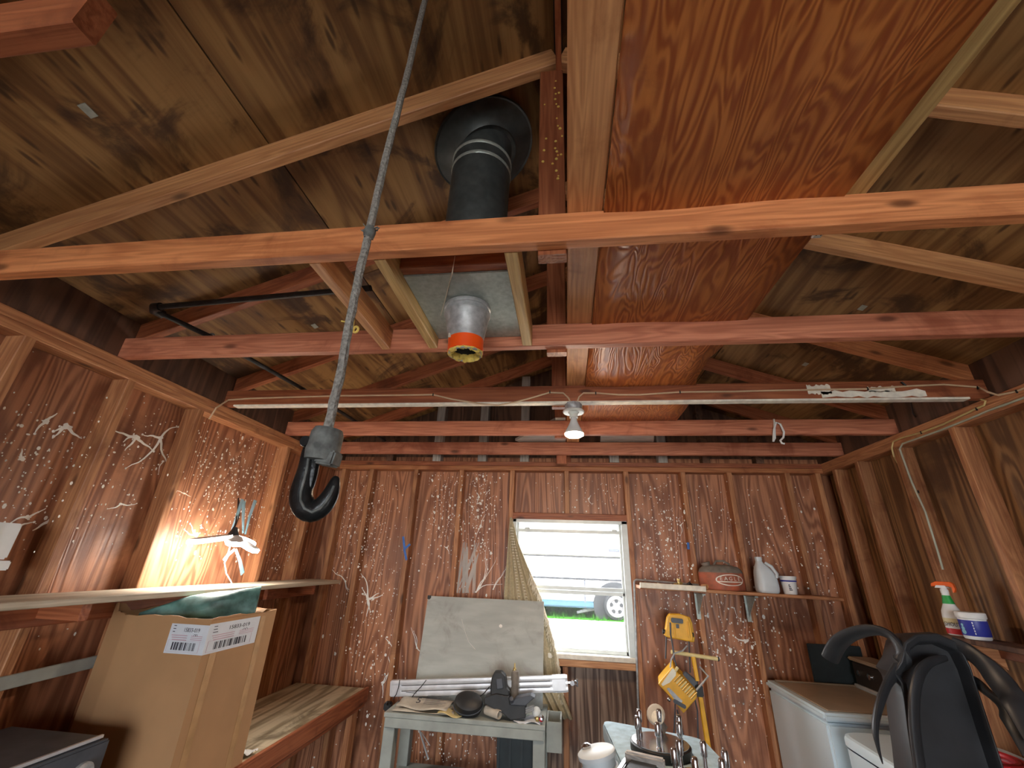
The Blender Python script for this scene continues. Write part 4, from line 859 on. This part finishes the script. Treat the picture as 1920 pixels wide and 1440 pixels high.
G().lathe([(.001, 0), (gr*.97, .001), (gr, .008), (gr, .105), (gr*.985, .112)], (gc, 3.375, gz), (0, 0, 1), 44, ell=(1, .62), ref=(1, 0, 0)).obj('body', 'red_can', gcn)
G().lathe([(gr*.99, .110), (gr*.93, .132), (gr*.78, .150), (gr*.5, .160), (.001, .163)], (gc, 3.375, gz), (0, 0, 1), 44, ell=(1, .62), ref=(1, 0, 0)).obj('top', 'can_top', gcn)
G().lathe([(.026, 0), (.026, .022), (.03, .022), (.03, .036), (.001, .037)], (gc-.085, 3.375, gz+.14), (-.25, 0, 1), 20).obj('cap', 'can_top', gcn)
G().tube([(gc-.04, 3.375, gz+.157), (gc-.02, 3.375, gz+.185), (gc+.03, 3.375, gz+.188), (gc+.07, 3.375, gz+.165)], .007, 8).obj('handle', 'can_top', gcn)
G().tube([(gc+.09, 3.375, gz+.13), (gc+.105, 3.375, gz+.155)], .013, 10).obj('spout', 'red_can', gcn)
def canp(a, z, e=.001): th = math.radians(a); return V((gc+math.sin(th)*(gr+e), 3.375-math.cos(th)*(gr*.62+e), gz+z))
g = G(); n = 28; outer, inner = [], []
for i in range(n+1):
    t = 2*math.pi*i/n; outer.append(canp(14+40*math.cos(t), .066+.036*math.sin(t))); inner.append(canp(14+36.5*math.cos(t), .066+.0305*math.sin(t)))
g.grid([outer, inner]); g.grid([[canp(-20+4*i, .052, .0012) for i in range(18)], [canp(-20+4*i, .058, .0012) for i in range(18)]])
g.obj('oval_mark', 'white_paint', gcn)
for i, ch in enumerate('EAGLE'):
    a = -12+i*12; th = math.radians(a); p = canp(a, .064, .0025); d = (canp(a+3, .064)-canp(a-3, .064)).normalized()
    text('can_lettering', ch, .034, p, d, (0, 0, 1), 'white_paint', gcn, 'CENTER')
# milky jug
jx = at(1438, 1090, Y=3.33).x; jz = ST(jx)
jg = thing('jug', 'empty milky white jug standing right of the red gas can', 'jug', (jx, 3.34, jz))
rws = []
for z, hw, hd, off in ((0, .060, .05, 0), (.008, .070, .058, 0), (.05, .070, .058, 0), (.105, .066, .056, 0), (.14, .055, .05, -.008), (.17, .036, .036, -.016), (.19, .022, .022, -.022), (.20, .018, .018, -.024), (.205, .021, .021, -.024), (.226, .021, .021, -.024)):
    rws.append([V((jx+off+hw*math.copysign(abs(math.cos(a))**.6, math.cos(a)), 3.345+hd*math.copysign(abs(math.sin(a))**.6, math.sin(a)), jz+z)) for a in [2*math.pi*k/28 for k in range(29)]])
g = G().grid(rws); g.add(rws[0][:28], [tuple(range(28))]); g.add(rws[-1][:28], [tuple(range(28))]); g.obj('body', 'jug', jg, sub=1)
G().tube([(jx-.003, 3.30, jz+.19), (jx+.028, 3.285, jz+.165), (jx+.055, 3.285, jz+.12), (jx+.05, 3.29, jz+.095)], [.009, .011, .011, .010], 10).obj('handle', 'jug', jg)
# tub with label
tx = at(1482, 1100, Y=3.32).x; tz = ST(tx)
tu = thing('tub', 'small white plastic tub with a dark stripe right of the jug', 'tub', (tx, 3.33, tz))
G().lathe([(.001, 0), (.038, .001), (.040, .006), (.049, .098), (.052, .100), (.052, .112), (.047, .112), (.001, .108)], (tx, 3.335, tz), (0, 0, 1), 28).obj('cup', 'white', tu)
G().lathe([(.0485, .078), (.0495, .079), (.0505, .086), (.0495, .087)], (tx, 3.335, tz), (0, 0, 1), 28).obj('stripe', 'darkblue', tu)
for i, z in enumerate((.055, .045, .035, .025)): G().box((tx-.022, 3.2925-.0008*z*10, tz+z), (tx-.006+.004*(i % 2), 3.2945, tz+z+.006)).obj('label_print', 'charcoal', tu, smooth=False)
# odds and ends on the shelf
p = at(1272, 1092, Y=3.29)
bf = thing('brass_fitting', 'small brass valve fitting lying on the right shelf', 'fitting', (p.x, 3.29, ST(p.x)))
G().lathe([(.012, 0), (.012, .015), (.009, .016), (.009, .04), (.013, .042), (.013, .055)], (p.x, 3.29, ST(p.x)+.002), (.1, 0, 1), 10).obj('valve_body', 'brass', bf); G().tube([(p.x-.03, 3.29, ST(p.x)+.02), (p.x+.025, 3.29, ST(p.x)+.03)], .008, 8).obj('valve_arm', 'brass', bf)
p = at(1293, 1096, Y=3.30)
tag(G().tube([(p.x-.02, 3.31, ST(p.x)+.012), (p.x, 3.30, ST(p.x)+.03), (p.x+.02, 3.3, ST(p.x)+.012), (p.x+.05, 3.3, ST(p.x)+.010)], [.012, .013, .010, .006], 8).obj('plug', 'iron'), 'black rubber plug lying between brass fitting and gas can', 'plug')
p = at(1323, 1100, Y=3.262)
tag(G().lathe([(.015, -.02), (.016, .02), (.009, .021), (.009, .01), (.001, .01)], (p.x, 3.285, ST(p.x)+.017), (.5, -1, 0), 8).obj('wood_block', 'lumber_pale'), 'small wooden bobbin at the shelf edge before the gas can', 'bobbin')

# ================================================================== yellow work light
def wp(x, y, Y=3.3): return at(1220+x/5.331, 1130+y/5.333, Y=Y)
wk = thing('work_light', 'yellow twin-head work light on a stand before the back wall', 'work light', (.83, 3.3, 0))
zz = wp(565, 1400)
G().box((-.013, -.013, -.001), (.013, .013, 1), Matrix.Translation((zz.x+.04, 3.3, .02)) @ Matrix.Diagonal((1, 1, .001, 1))).obj('foot_plug', 'black', wk, smooth=False)
def sq(name, a, b_, s, mat): return lumber(name, a, b_, s, s, mat, wk, up=(0, 1, 0))
sq('lower_tube', wp(488, 900), V((zz.x+.035, 3.3, .05)), .027, 'yellow'); sq('upper_tube', wp(425, 540), wp(466, 780), .023, 'yellow')
for k in range(3):
    a = 2.1*k+.4; G().tube([(zz.x+.033, 3.3, .30), (zz.x+.033+math.cos(a)*.16, 3.3+math.sin(a)*.14, .01)], .009, 8).obj('tripod_leg', 'yellow', wk)
G().tube([wp(205, 492), wp(680, 565)], .0115, 12).obj('cross_bar', 'paleyellow', wk)
G().tube([wp(668, 563), wp(684, 566)], .0122, 12).obj('bar_end', 'black', wk)
G().cbox((-.022, -.02, -.03), (.022, .02, .03), .005, Matrix.Translation(wp(484, 880))).obj('clamp_collar', 'black', wk)
h1 = [(170, 150), (195, 112), (300, 115), (375, 140), (400, 200), (425, 345), (420, 392), (380, 388), (160, 345), (140, 325), (155, 260)]
hd = G().prism([wp(*q, 3.29) for q in h1], (0, .05, 0)).prism([wp(q[0]*1.0+18, q[1]+6, 3.33) for q in h1], (0, .045, 0)).obj('lamp_head', 'yellow', wk, smooth=False, bevel=.006)
G().cbox((-.037, -.022, -.014), (.037, .0, .014), .004, frame(wp(260, 178, 3.29), (1, 0, -.06), (0, 1, 0))).obj('cable_box', 'charcoal', hd)
G().cbox((-.01, -.006, -.012), (.01, .0, .012), .002, Matrix.Translation(wp(268, 235, 3.29))).obj('rating_plate', 'charcoal', hd)
for x in (235, 375): G().tube([wp(x-5, 190, 3.288), wp(x+10, 350, 3.288)], .006, 6).obj('rib', 'yellow', hd)
for x, y in ((140, 290), (405, 320)): G().lathe([(.014, -.014), (.014, .014)], wp(x, y, 3.31), (1, 0, -.1), 12).obj('tilt_knob', 'black', hd)
for x0, x1 in (((158, 300), (150, 560)), ((378, 290), (395, 700))): G().tube([wp(*x0, 3.30), wp(*x1, 3.30)], .0045, 6).obj('yoke_rod', 'black', wk)
# tilted lower head: a box with its lens facing left and cooling slots
hx_ = (wp(460, 905, 3.24)-wp(230, 645, 3.24)).normalized(); hy_ = (wp(80, 820, 3.24)-wp(230, 645, 3.24)).normalized()
O = wp(230, 645, 3.24); ld_ = (wp(455, 930, 3.24)-O).length; lw = (wp(80, 820, 3.24)-O).length*1.0
nn = V((.25, -1, .1)).normalized()
h2 = [(225, 635), (262, 690), (465, 915), (460, 960), (330, 1112), (230, 985), (75, 820), (90, 795)]
hd2 = G().prism([wp(*q, 3.235) for q in h2], (.02, .11, .02)).obj('lamp_head', 'yellow', wk, smooth=False, bevel=.006)
G().prism([wp(*q, 3.232) for q in ((222, 652), (255, 692), (250, 730), (190, 800), (120, 835), (108, 815))], (0, .006, 0)).obj('lens', 'lens', hd2, smooth=False)
G().prism([wp(*q, 3.232) for q in ((160, 860), (185, 850), (320, 985), (300, 1010), (250, 985))], (0, .004, 0)).obj('trim_plate', 'dull_steel', hd2, smooth=False)
for k in range(9):
    f_ = k/8; a = V((265+f_*165, 750+f_*175)); G().tube([wp(a.x-30, a.y+38, 3.232), wp(a.x+32, a.y-28, 3.232)], .0045, 6).obj('cooling_slot', 'paleyellow' if k % 2 else 'brass', hd2)
G().cbox((-.04, -.02, -.01), (.035, .0, .01), .004, frame(wp(290, 1010, 3.232), (1, 0, -.45), (0, 1, 0))).obj('handle', 'charcoal', hd2)
G().tube([wp(240, 690, 3.24), wp(272, 645, 3.24)], .009, 8).obj('latch', 'paleyellow', hd2); G().ball(wp(185, 970, 3.235), .012, 8).obj('screw', 'chrome', hd2)
G().prism([wp(*q, 3.30) for q in ((300, 745), (350, 685), (480, 790), (470, 860), (440, 885), (330, 790))], (0, .03, 0)).obj('head_back', 'charcoal', hd2, smooth=False, bevel=.008)
G().tube([wp(490, 640, 3.30), wp(575, 735, 3.27), wp(520, 800, 3.27), wp(455, 875, 3.26)], .006, 8).obj('yoke', 'dull_steel', wk)
G().tube([wp(196, 200, 3.28), wp(200, 320, 3.285), wp(218, 420, 3.285), wp(230, 500, 3.28), wp(240, 570, 3.28), wp(258, 640, 3.27), wp(262, 700, 3.26)], .005, 7).obj('power_cord', 'charcoal', wk)
G().tube([wp(195, 650, 3.26), wp(205, 570, 3.26), wp(240, 505, 3.27), wp(320, 480, 3.28), wp(365, 430, 3.29)], .0045, 7).obj('power_cord', 'dull_steel', wk)
for q in ([(245, 1010), (243, 1130), (232, 1300), (240, 1500)], [(262, 1070), (295, 1180), (325, 1320), (330, 1500)], [(440, 960), (468, 1080), (472, 1220), (474, 1500)]): G().tube([wp(*a, 3.33) for a in q], .0045, 7).obj('power_cord', 'charcoal', wk)

# ================================================================== padded table with hub parts
PZ = .86
def pt(px, py, z=PZ): return at(px, py, Z=z)
cn = [pt(1127, 1352), pt(1318, 1388), pt(1400, 1475), pt(1195, 1505)]
pd = thing('padded_table', 'pale blue padded table top standing before the window wall', 'table', (.45, 2.5, 0))
def rounded(c_, r, n=6):
    out = []
    for i in range(len(c_)):
        p, a, b_ = c_[i], c_[i-1], c_[(i+1) % len(c_)]; da, db = (a-p).normalized(), (b_-p).normalized()
        for k in range(n+1): t = k/n; out.append((p+da*r*(1-t)**2+db*r*t**2) if True else p)
    return out
ot = rounded(cn, .07); cen = sum(ot, V((0, 0, 0)))/len(ot)
def off(f_, z): return [V((cen.x+(p.x-cen.x)*f_, cen.y+(p.y-cen.y)*f_, z)) for p in ot]
g = G().grid([r+[r[0]] for r in (off(.97, PZ-.06), off(1, PZ-.055), off(1, PZ-.008), off(.985, PZ+.002), off(.955, PZ-.002))]); g.add(off(.97, PZ-.06), [tuple(range(len(ot)))]); g.obj('rim', 'padrim', pd)
g = G(); rg = [off(1.0*f_, PZ+.003+.010*math.sin(f_*2.6)) for f_ in (.978, .9, .75, .5, .25)]
g.grid([r+[r[0]] for r in rg]); g.add(rg[-1], [tuple(range(len(ot)))]); g.obj('pad', 'pad', pd)
for p in cn: q = cen.lerp(p, .8); G().tube([(q.x, q.y, PZ-.06), (q.x+(p.x-cen.x)*.1, q.y+(p.y-cen.y)*.1, 0)], .014, 10).obj('leg', 'dull_steel', pd)
TP = PZ+.012
def hub_plate(c, r, lbl, studs, rz):
    h_ = thing('hub_plate', lbl, 'hub plate', c)
    G().lathe([(r*.5, 0), (r*.98, 0), (r, .004), (r, .034), (r*.96, .038), (r*.55, .038), (r*.5, .034), (r*.5, 0)], c, (0, 0, 1), 40).obj('plate', 'iron', h_)
    G().lathe([(r*.52, .0385), (r*.94, .0385), (r*.94, .041), (r*.52, .041)], c, (0, 0, 1), 40).obj('polished_face', 'chrome', h_)
    for k in range(studs):
        a = rz+2*math.pi*k/studs; p = V(c)+V((math.cos(a)*r*.78, math.sin(a)*r*.78, .038))
        G().lathe([(.011, 0), (.011, .012), (.0085, .014), (.0085, .05), (.0125, .052), (.0135, .06), (.0130, .094), (.009, .102), (.001, .103)], p, (0, 0, 1), 14).obj('stud_bolt', 'chrome', h_)
    return h_
c1_ = pt(1238, 1396, TP+.03); c1_.z = TP; c2_ = pt(1288, 1446, TP+.03); c2_.z = TP+.0
hub_plate(c1_, .135, 'dark round hub plate with chrome studs, the farther on blue table', 6, .3)
hub_plate(V((c2_.x+.03, c2_.y-.11, TP)), .125, 'dark round hub plate with chrome studs, the nearer on blue table', 6, .1)
p = pt(1195, 1432, TP+.05)
cp = thing('clamp_box', 'black block with chrome frame lying left of the hub plates', 'bracket', (p.x, p.y-.03, TP))
mt = Matrix.Translation((p.x+.01, p.y-.05, TP)) @ Matrix.Rotation(-.35, 4, 'Z')
G().cbox((-.055, -.05, 0), (.055, .05, .06), .006, mt).obj('block', 'black', cp); G().cbox((-.075, .05, .0), (.08, .075, .075), .006, mt @ Matrix.Rotation(.15, 4, 'X')).obj('wooden_cheek', 'lumber_grey', cp); G().cbox((-.09, -.05, .0), (-.068, .08, .05), .004, mt).obj('chrome_cheek', 'chrome', cp)
G().cbox((-.03, -.052, .035), (.03, -.048, .064), .003, mt).obj('chrome_frame', 'chrome', cp)
# cream knob on a curved handle
p = at(1238, 1392, Y=2.60); p2 = at(1230, 1340, Y=2.62)
br = thing('brush', 'cream round-headed brush standing on its grey curved handle', 'brush', (p.x, 2.6, TP))
G().tube([V((p.x+.005, 2.6, TP-.001)), V((p.x, 2.6, p.z+.02)), V((p2.x+.035, 2.61, (p.z+p2.z)/2+.01)), V((p2.x+.012, 2.62, p2.z-.02))], [.014, .016, .015, .011], 10, flat=.6, nrm=(0, 1, 0)).obj('handle', 'can_top', br)
g = G(); rr = random.Random(2)
g.lathe([(.001, -.016), (.03, -.014), (.043, -.004), (.046, .006), (.038, .016), (.018, .02), (.001, .018)], p2, (-.3, -1, .35), 18, ell=(1, .92)); g.obj('head', 'paper', br)
G().lathe([(.02, 0), (.028, .004), (.03, .010), (.024, .014), (.001, .014)], p2+V((.004, -.012, -.008)), (-.3, -1, .35), 16).obj('worn_centre', 'fringe', br)
# white ribbed drum left of the padded table
dr = thing('drum', 'white ribbed plastic cylinder leaning at the left of the pale blue table', 'cylinder', (.09, 2.32, 0))
tpz = at(1116, 1392, Y=2.34)
G().lathe([(.072, 0), (.072, tpz.z-.17), (.078, tpz.z-.165), (.078, tpz.z-.15), (.072, tpz.z-.145), (.073, tpz.z-.09), (.081, tpz.z-.085), (.081, tpz.z-.06), (.072, tpz.z-.055), (.072, tpz.z-.026), (.083, tpz.z-.022), (.083, tpz.z-.006), (.076, tpz.z-.001), (.001, tpz.z)], (tpz.x+.0, 2.34, 0), (0, 0, 1), 32).obj('drum_body', 'jug', dr)
G().lathe([(.02, 0), (.022, .012), (.01, .02), (.001, .02)], (tpz.x-.04, 2.38, tpz.z-.003), (0, 0, 1), 14).obj('drum_knob', 'chrome', dr)
dr.location = (tpz.x+.215, 2.34, 0); dr.rotation_euler = (0, -.23, 0)
for o in dr.children: o.matrix_parent_inverse = Matrix.Translation((-tpz.x, -2.34, 0))

# ================================================================== washing machine, second appliance, black shell
ws = thing('washing_machine', 'white washing machine in the right back corner, dusty top painted tan with reflected wood', 'washing machine', (1.64, 3.14, 0))
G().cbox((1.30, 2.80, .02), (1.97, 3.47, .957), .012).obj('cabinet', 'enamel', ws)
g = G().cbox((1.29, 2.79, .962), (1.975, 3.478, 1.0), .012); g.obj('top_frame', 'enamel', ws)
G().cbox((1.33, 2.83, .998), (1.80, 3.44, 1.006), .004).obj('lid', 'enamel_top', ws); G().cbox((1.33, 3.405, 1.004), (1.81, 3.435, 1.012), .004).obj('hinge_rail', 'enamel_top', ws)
cs_ = G().cbox((1.835, 2.80, 1.0), (1.965, 3.455, 1.145), .008).obj('console', 'console', ws)
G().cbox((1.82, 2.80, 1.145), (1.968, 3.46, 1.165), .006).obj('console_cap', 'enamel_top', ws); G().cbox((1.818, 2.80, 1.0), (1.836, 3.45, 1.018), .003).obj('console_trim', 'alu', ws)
for y in (3.38, 3.28, 2.95): G().lathe([(.018, 0), (.016, .014), (.006, .018), (.001, .018)], (1.835, y, 1.085), (-1, 0, 0), 16).obj('dial', 'chrome', cs_)
for y in (2.86, 3.42):
    for x in (1.35, 1.92): G().lathe([(.02, 0), (.018, .025)], (x, y, 0), (0, 0, 1), 10).obj('foot', 'black', ws)
tag(G().cbox((1.60, 3.481, .9), (1.93, 3.496, 1.22), .004).obj('panel', 'crate', smooth=False), 'dark plastic panel standing between washing machine and back wall', 'panel')
d2 = thing('chest_appliance', 'white round-cornered appliance standing in front of the washing machine', 'appliance', (1.62, 2.32, 0))
A2 = [V((1.30, 2.735, 0)), V((1.97, 2.735, 0)), V((1.97, 1.98, 0)), V((1.30, 1.98, 0))]
o2 = rounded(A2, .11, 8); ce2 = V((1.635, 2.36, 0))
def of2(f_, z): return [V((ce2.x+(p.x-ce2.x)*f_, ce2.y+(p.y-ce2.y)*f_, z)) for p in o2]
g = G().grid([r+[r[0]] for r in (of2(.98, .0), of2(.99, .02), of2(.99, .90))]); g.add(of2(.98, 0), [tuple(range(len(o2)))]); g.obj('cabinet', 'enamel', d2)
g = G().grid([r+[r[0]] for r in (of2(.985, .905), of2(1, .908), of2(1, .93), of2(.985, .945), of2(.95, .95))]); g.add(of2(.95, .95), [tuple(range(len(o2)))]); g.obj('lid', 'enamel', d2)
rp = at(1722, 1398, Z=.965)
jc = thing('hose_coil', 'coiled red hose lying on the white round-cornered appliance', 'hose', (rp.x+.12, rp.y-.12, .95))
for k, (R_, z) in enumerate(((.15, .962), (.135, .984), (.155, .984))): G().torus((rp.x+.12, rp.y-.12, z), R_, .011, (.02*k, .03, 1), 40, 8).obj('hose_turn', 'red', jc)
# upturned black moulded chair-like shell: YB is its plane, its curves leave that plane
YB = 2.2
def bp(px, py, dy=0):
    q = at(px, py, Y=YB+dy); q.z = max(q.z, .957 if q.x > 1.28 else .3); return q
bs = thing('moulded_shell', 'black moulded plastic shell with curving arms standing on the white appliance', 'chair', (1.45, YB, .95))
def smoothpath(pts, n=5):
    pts = [V(p) for p in pts]; out = []
    for i in range(len(pts)-1):
        p0, p1, p2_, p3 = pts[max(i-1, 0)], pts[i], pts[i+1], pts[min(i+2, len(pts)-1)]
        for k in range(n):
            t = k/n; out.append(.5*((2*p1)+(p2_-p0)*t+(2*p0-5*p1+4*p2_-p3)*t*t+(3*p1-p0-3*p2_+p3)*t**3))
    return out+[pts[-1]]
def smr(r, n=5):
    out = []
    for a, b_ in zip(r, r[1:]): out += [a+(b_-a)*k/n for k in range(n)]
    return out+[r[-1]]
def limb(name, pts, rad, fl=.4, nrm=(0, 1, 0)):
    return G().tube(smoothpath(pts), smr(rad), 14, flat=fl, nrm=nrm).obj(name, 'black_shell', bs)
limb('arm', [bp(1556, 1235, .32), bp(1572, 1206, .25), bp(1600, 1188, .17), bp(1640, 1181, .08), bp(1672, 1194, .03), bp(1690, 1222, 0), bp(1690, 1245, 0), bp(1676, 1262, 0)], [.035, .035, .033, .030, .030, .030, .030, .032], .55, (.5, .2, .8))
limb('leg', [bp(1682, 1255), bp(1664, 1282, -.02), bp(1648, 1325, -.05), bp(1641, 1365, -.06), bp(1646, 1400, -.06), bp(1655, 1432, -.06)], [.034, .026, .026, .023, .013, .004], .5, (.75, -.5, 0))
BO = [(1676, 1262), (1690, 1240), (1698, 1205), (1718, 1190), (1760, 1188), (1800, 1206), (1822, 1250), (1845, 1320), (1866, 1385), (1888, 1450), (1905, 1500), (1722, 1500), (1715, 1440), (1704, 1370), (1697, 1310), (1690, 1280)]
g = G(); fr = [bp(x, y, -.03) for x, y in BO]; cx_ = sum(fr, V((0, 0, 0)))/len(fr)
bk = [cx_.lerp(p, .93)+V((.02, .16, 0)) for p in fr]; inn = [cx_.lerp(p, .86)+V((.012, .012, 0)) for p in fr]; rec = [cx_.lerp(p, .80)+V((.015, .055, 0)) for p in fr]
for i_, (x_, y_) in enumerate(BO):
    if y_ >= 1440: inn[i_] = V((inn[i_].x, inn[i_].y, fr[i_].z)); rec[i_] = V((rec[i_].x, rec[i_].y, fr[i_].z))
md = [p+V((0, .05, 0)) for p in fr]
g.grid([r+[r[0]] for r in (bk, md, fr, inn, rec)]); n = len(fr); g.add(rec, [tuple(range(n))]); g.add(bk, [tuple(range(n))])
g.obj('seat_shell', 'black_shell', bs, bevel=.008)
limb('leg', [bp(1775, 1234, -.02), bp(1745, 1241, -.045), bp(1725, 1262, -.06), bp(1715, 1300, -.07), bp(1714, 1350, -.07), bp(1719, 1400, -.07), bp(1726, 1450, -.07), bp(1730, 1500, -.07)], [.010, .018, .026, .030, .030, .030, .031, .031], .5, (.6, -.8, 0))
limb('arm', [bp(1782, 1205, .0), bp(1815, 1222, -.03), bp(1850, 1250, -.08), bp(1885, 1290, -.13), bp(1912, 1330, -.18), bp(1945, 1395, -.22)], [.03, .036, .040, .042, .04, .03], .5, (.3, .7, .6))
limb('arm_brace', [bp(1826, 1275, .0), bp(1850, 1296, -.04), bp(1880, 1322, -.10), bp(1910, 1365, -.15), bp(1940, 1420, -.18)], [.02, .030, .034, .034, .03], .5, (.3, .7, .6))

# ================================================================== right wall shelf
s3 = thing('wall_shelf', 'dark narrow shelf on the right wall holding cleaning products', 'shelf', (1.92, 2.0, 1.39))
lumber('shelf_board', (1.915, 1.2, 1.388), (1.915, 2.63, 1.388), .145, .022, 'gable', s3)
lumber('cleat', (1.98, 1.2, 1.35), (1.98, 2.6, 1.35), .018, .05, 'lumber_red', s3)
for y in (2.5, 1.9): G().prism([(1.985, y, 1.374), (1.87, y, 1.374), (1.985, y, 1.28)], (0, .012, 0)).obj('bracket', 'stud', s3, smooth=False)
ZS = 1.3995
p = at(1800, 1180, X=1.90)
sy = at(1797, 1186, X=1.90).y
sb = thing('spray_bottle', 'white stain remover spray bottle with orange trigger on right shelf', 'bottle', (1.90, sy, ZS))
F_ = [(0, .036, .024), (.006, .042, .028), (.08, .042, .028), (.105, .038, .026), (.135, .024, .020), (.165, .017, .017), (.185, .0145, .0145)]
rws = [[V((1.90+.0, sy, ZS+z))+V((.55, -.83, 0))*(a*math.cos(t))+V((.83, .55, 0))*(b_*math.sin(t)) for t in [2*math.pi*k/24 for k in range(25)]] for z, a, b_ in F_]
g = G().grid(rws); g.add(rws[0][:24], [tuple(range(24))]); g.obj('body', 'white', sb)
def band(name, mat, z0, z1, e=1.02):
    def lv(z):
        for (za, a, b_), (zb_, a2, b2) in zip(F_, F_[1:]):
            if z <= zb_: t = (z-za)/(zb_-za); return a+(a2-a)*t, b_+(b2-b_)*t
        return F_[-1][1:]
    r2 = []
    for k in range(5):
        z = z0+(z1-z0)*k/4; a, b_ = lv(z); r2.append([V((1.90, sy, ZS+z))+V((.55, -.83, 0))*(a*e*math.cos(t))+V((.83, .55, 0))*(b_*e*math.sin(t)) for t in [2*math.pi*q/24 for q in range(25)]])
    return G().grid(r2).obj(name, mat, sb)
band('red_band', 'red', .006, .030); band('cream_band', 'cream', .052, .074); band('green_band', 'green', .138, .176, 1.05)
nv = V((-.83, -.55, 0)); tv = V((.55, -.83, 0))
text('label_lettering', 'SHOUT', .026, V((1.90, sy, ZS+.040))+nv*.0315-tv*.031, tv, (0, 0, 1), 'ink', sb, sx=.7)
hc = V((1.90, sy, ZS+.185))
G().lathe([(.016, 0), (.016, .016), (.012, .022), (.012, .034)], hc, (0, 0, 1), 18).obj('neck', 'white', sb)
G().prism([hc+tv*a+V((0, 0, z))-nv*.012 for a, z in ((-.045, .028), (-.042, .044), (-.02, .054), (.035, .054), (.045, .046), (.048, .022), (.040, .004), (.034, .006), (.036, .03), (.012, .034), (-.012, .034))], nv*.024).obj('trigger_head', 'orange', sb, smooth=False, bevel=.003)
G().prism([hc+tv*a+V((0, 0, z))-nv*.0135 for a, z in ((-.03, .024), (.02, .024), (.012, .036), (-.022, .036))], nv*.027).obj('head_skirt', 'white', sb, smooth=False)
p = at(1832, 1190, X=1.885)
wt2 = thing('tub', 'blue and white plastic tub beside the spray bottle on right shelf', 'tub', (1.885, p.y, ZS))
G().lathe([(.001, 0), (.044, .001), (.047, .006), (.049, .085), (.001, .086)], (1.885, p.y, ZS), (0, 0, 1), 32).obj('canister', 'white', wt2)
G().lathe([(.0485, .015), (.0492, .016), (.0502, .078), (.0492, .079)], (1.885, p.y, ZS), (0, 0, 1), 32).obj('blue_label', 'darkblue', wt2)
G().lathe([(.052, .086), (.054, .089), (.054, .108), (.051, .112), (.001, .113)], (1.885, p.y, ZS), (0, 0, 1), 32).obj('lid', 'white', wt2)
cv = V((-.8, -.6, 0)).normalized(); t_ = V((.6, -.8, 0))
g = G()
for k in range(3): g.lathe([(.010-.002*k, 0), (.010-.002*k, .001)], V((1.885, p.y, ZS+.03+.014*k))+(cv*.82-t_*.57).normalized()*.0495, (cv*.82-t_*.57), 14)
tag(g.obj('label_print', 'lightblue', wt2), kind='stuff')
g = G()
for k in range(5): q = (cv+t_*.22).normalized(); g.tube([V((1.885, p.y, ZS+.022+.011*k))+q*.0503, V((1.885, p.y, ZS+.029+.011*k))+q*.0503], .0022, 6)
tag(g.obj('label_lines', 'white', wt2), kind='stuff')
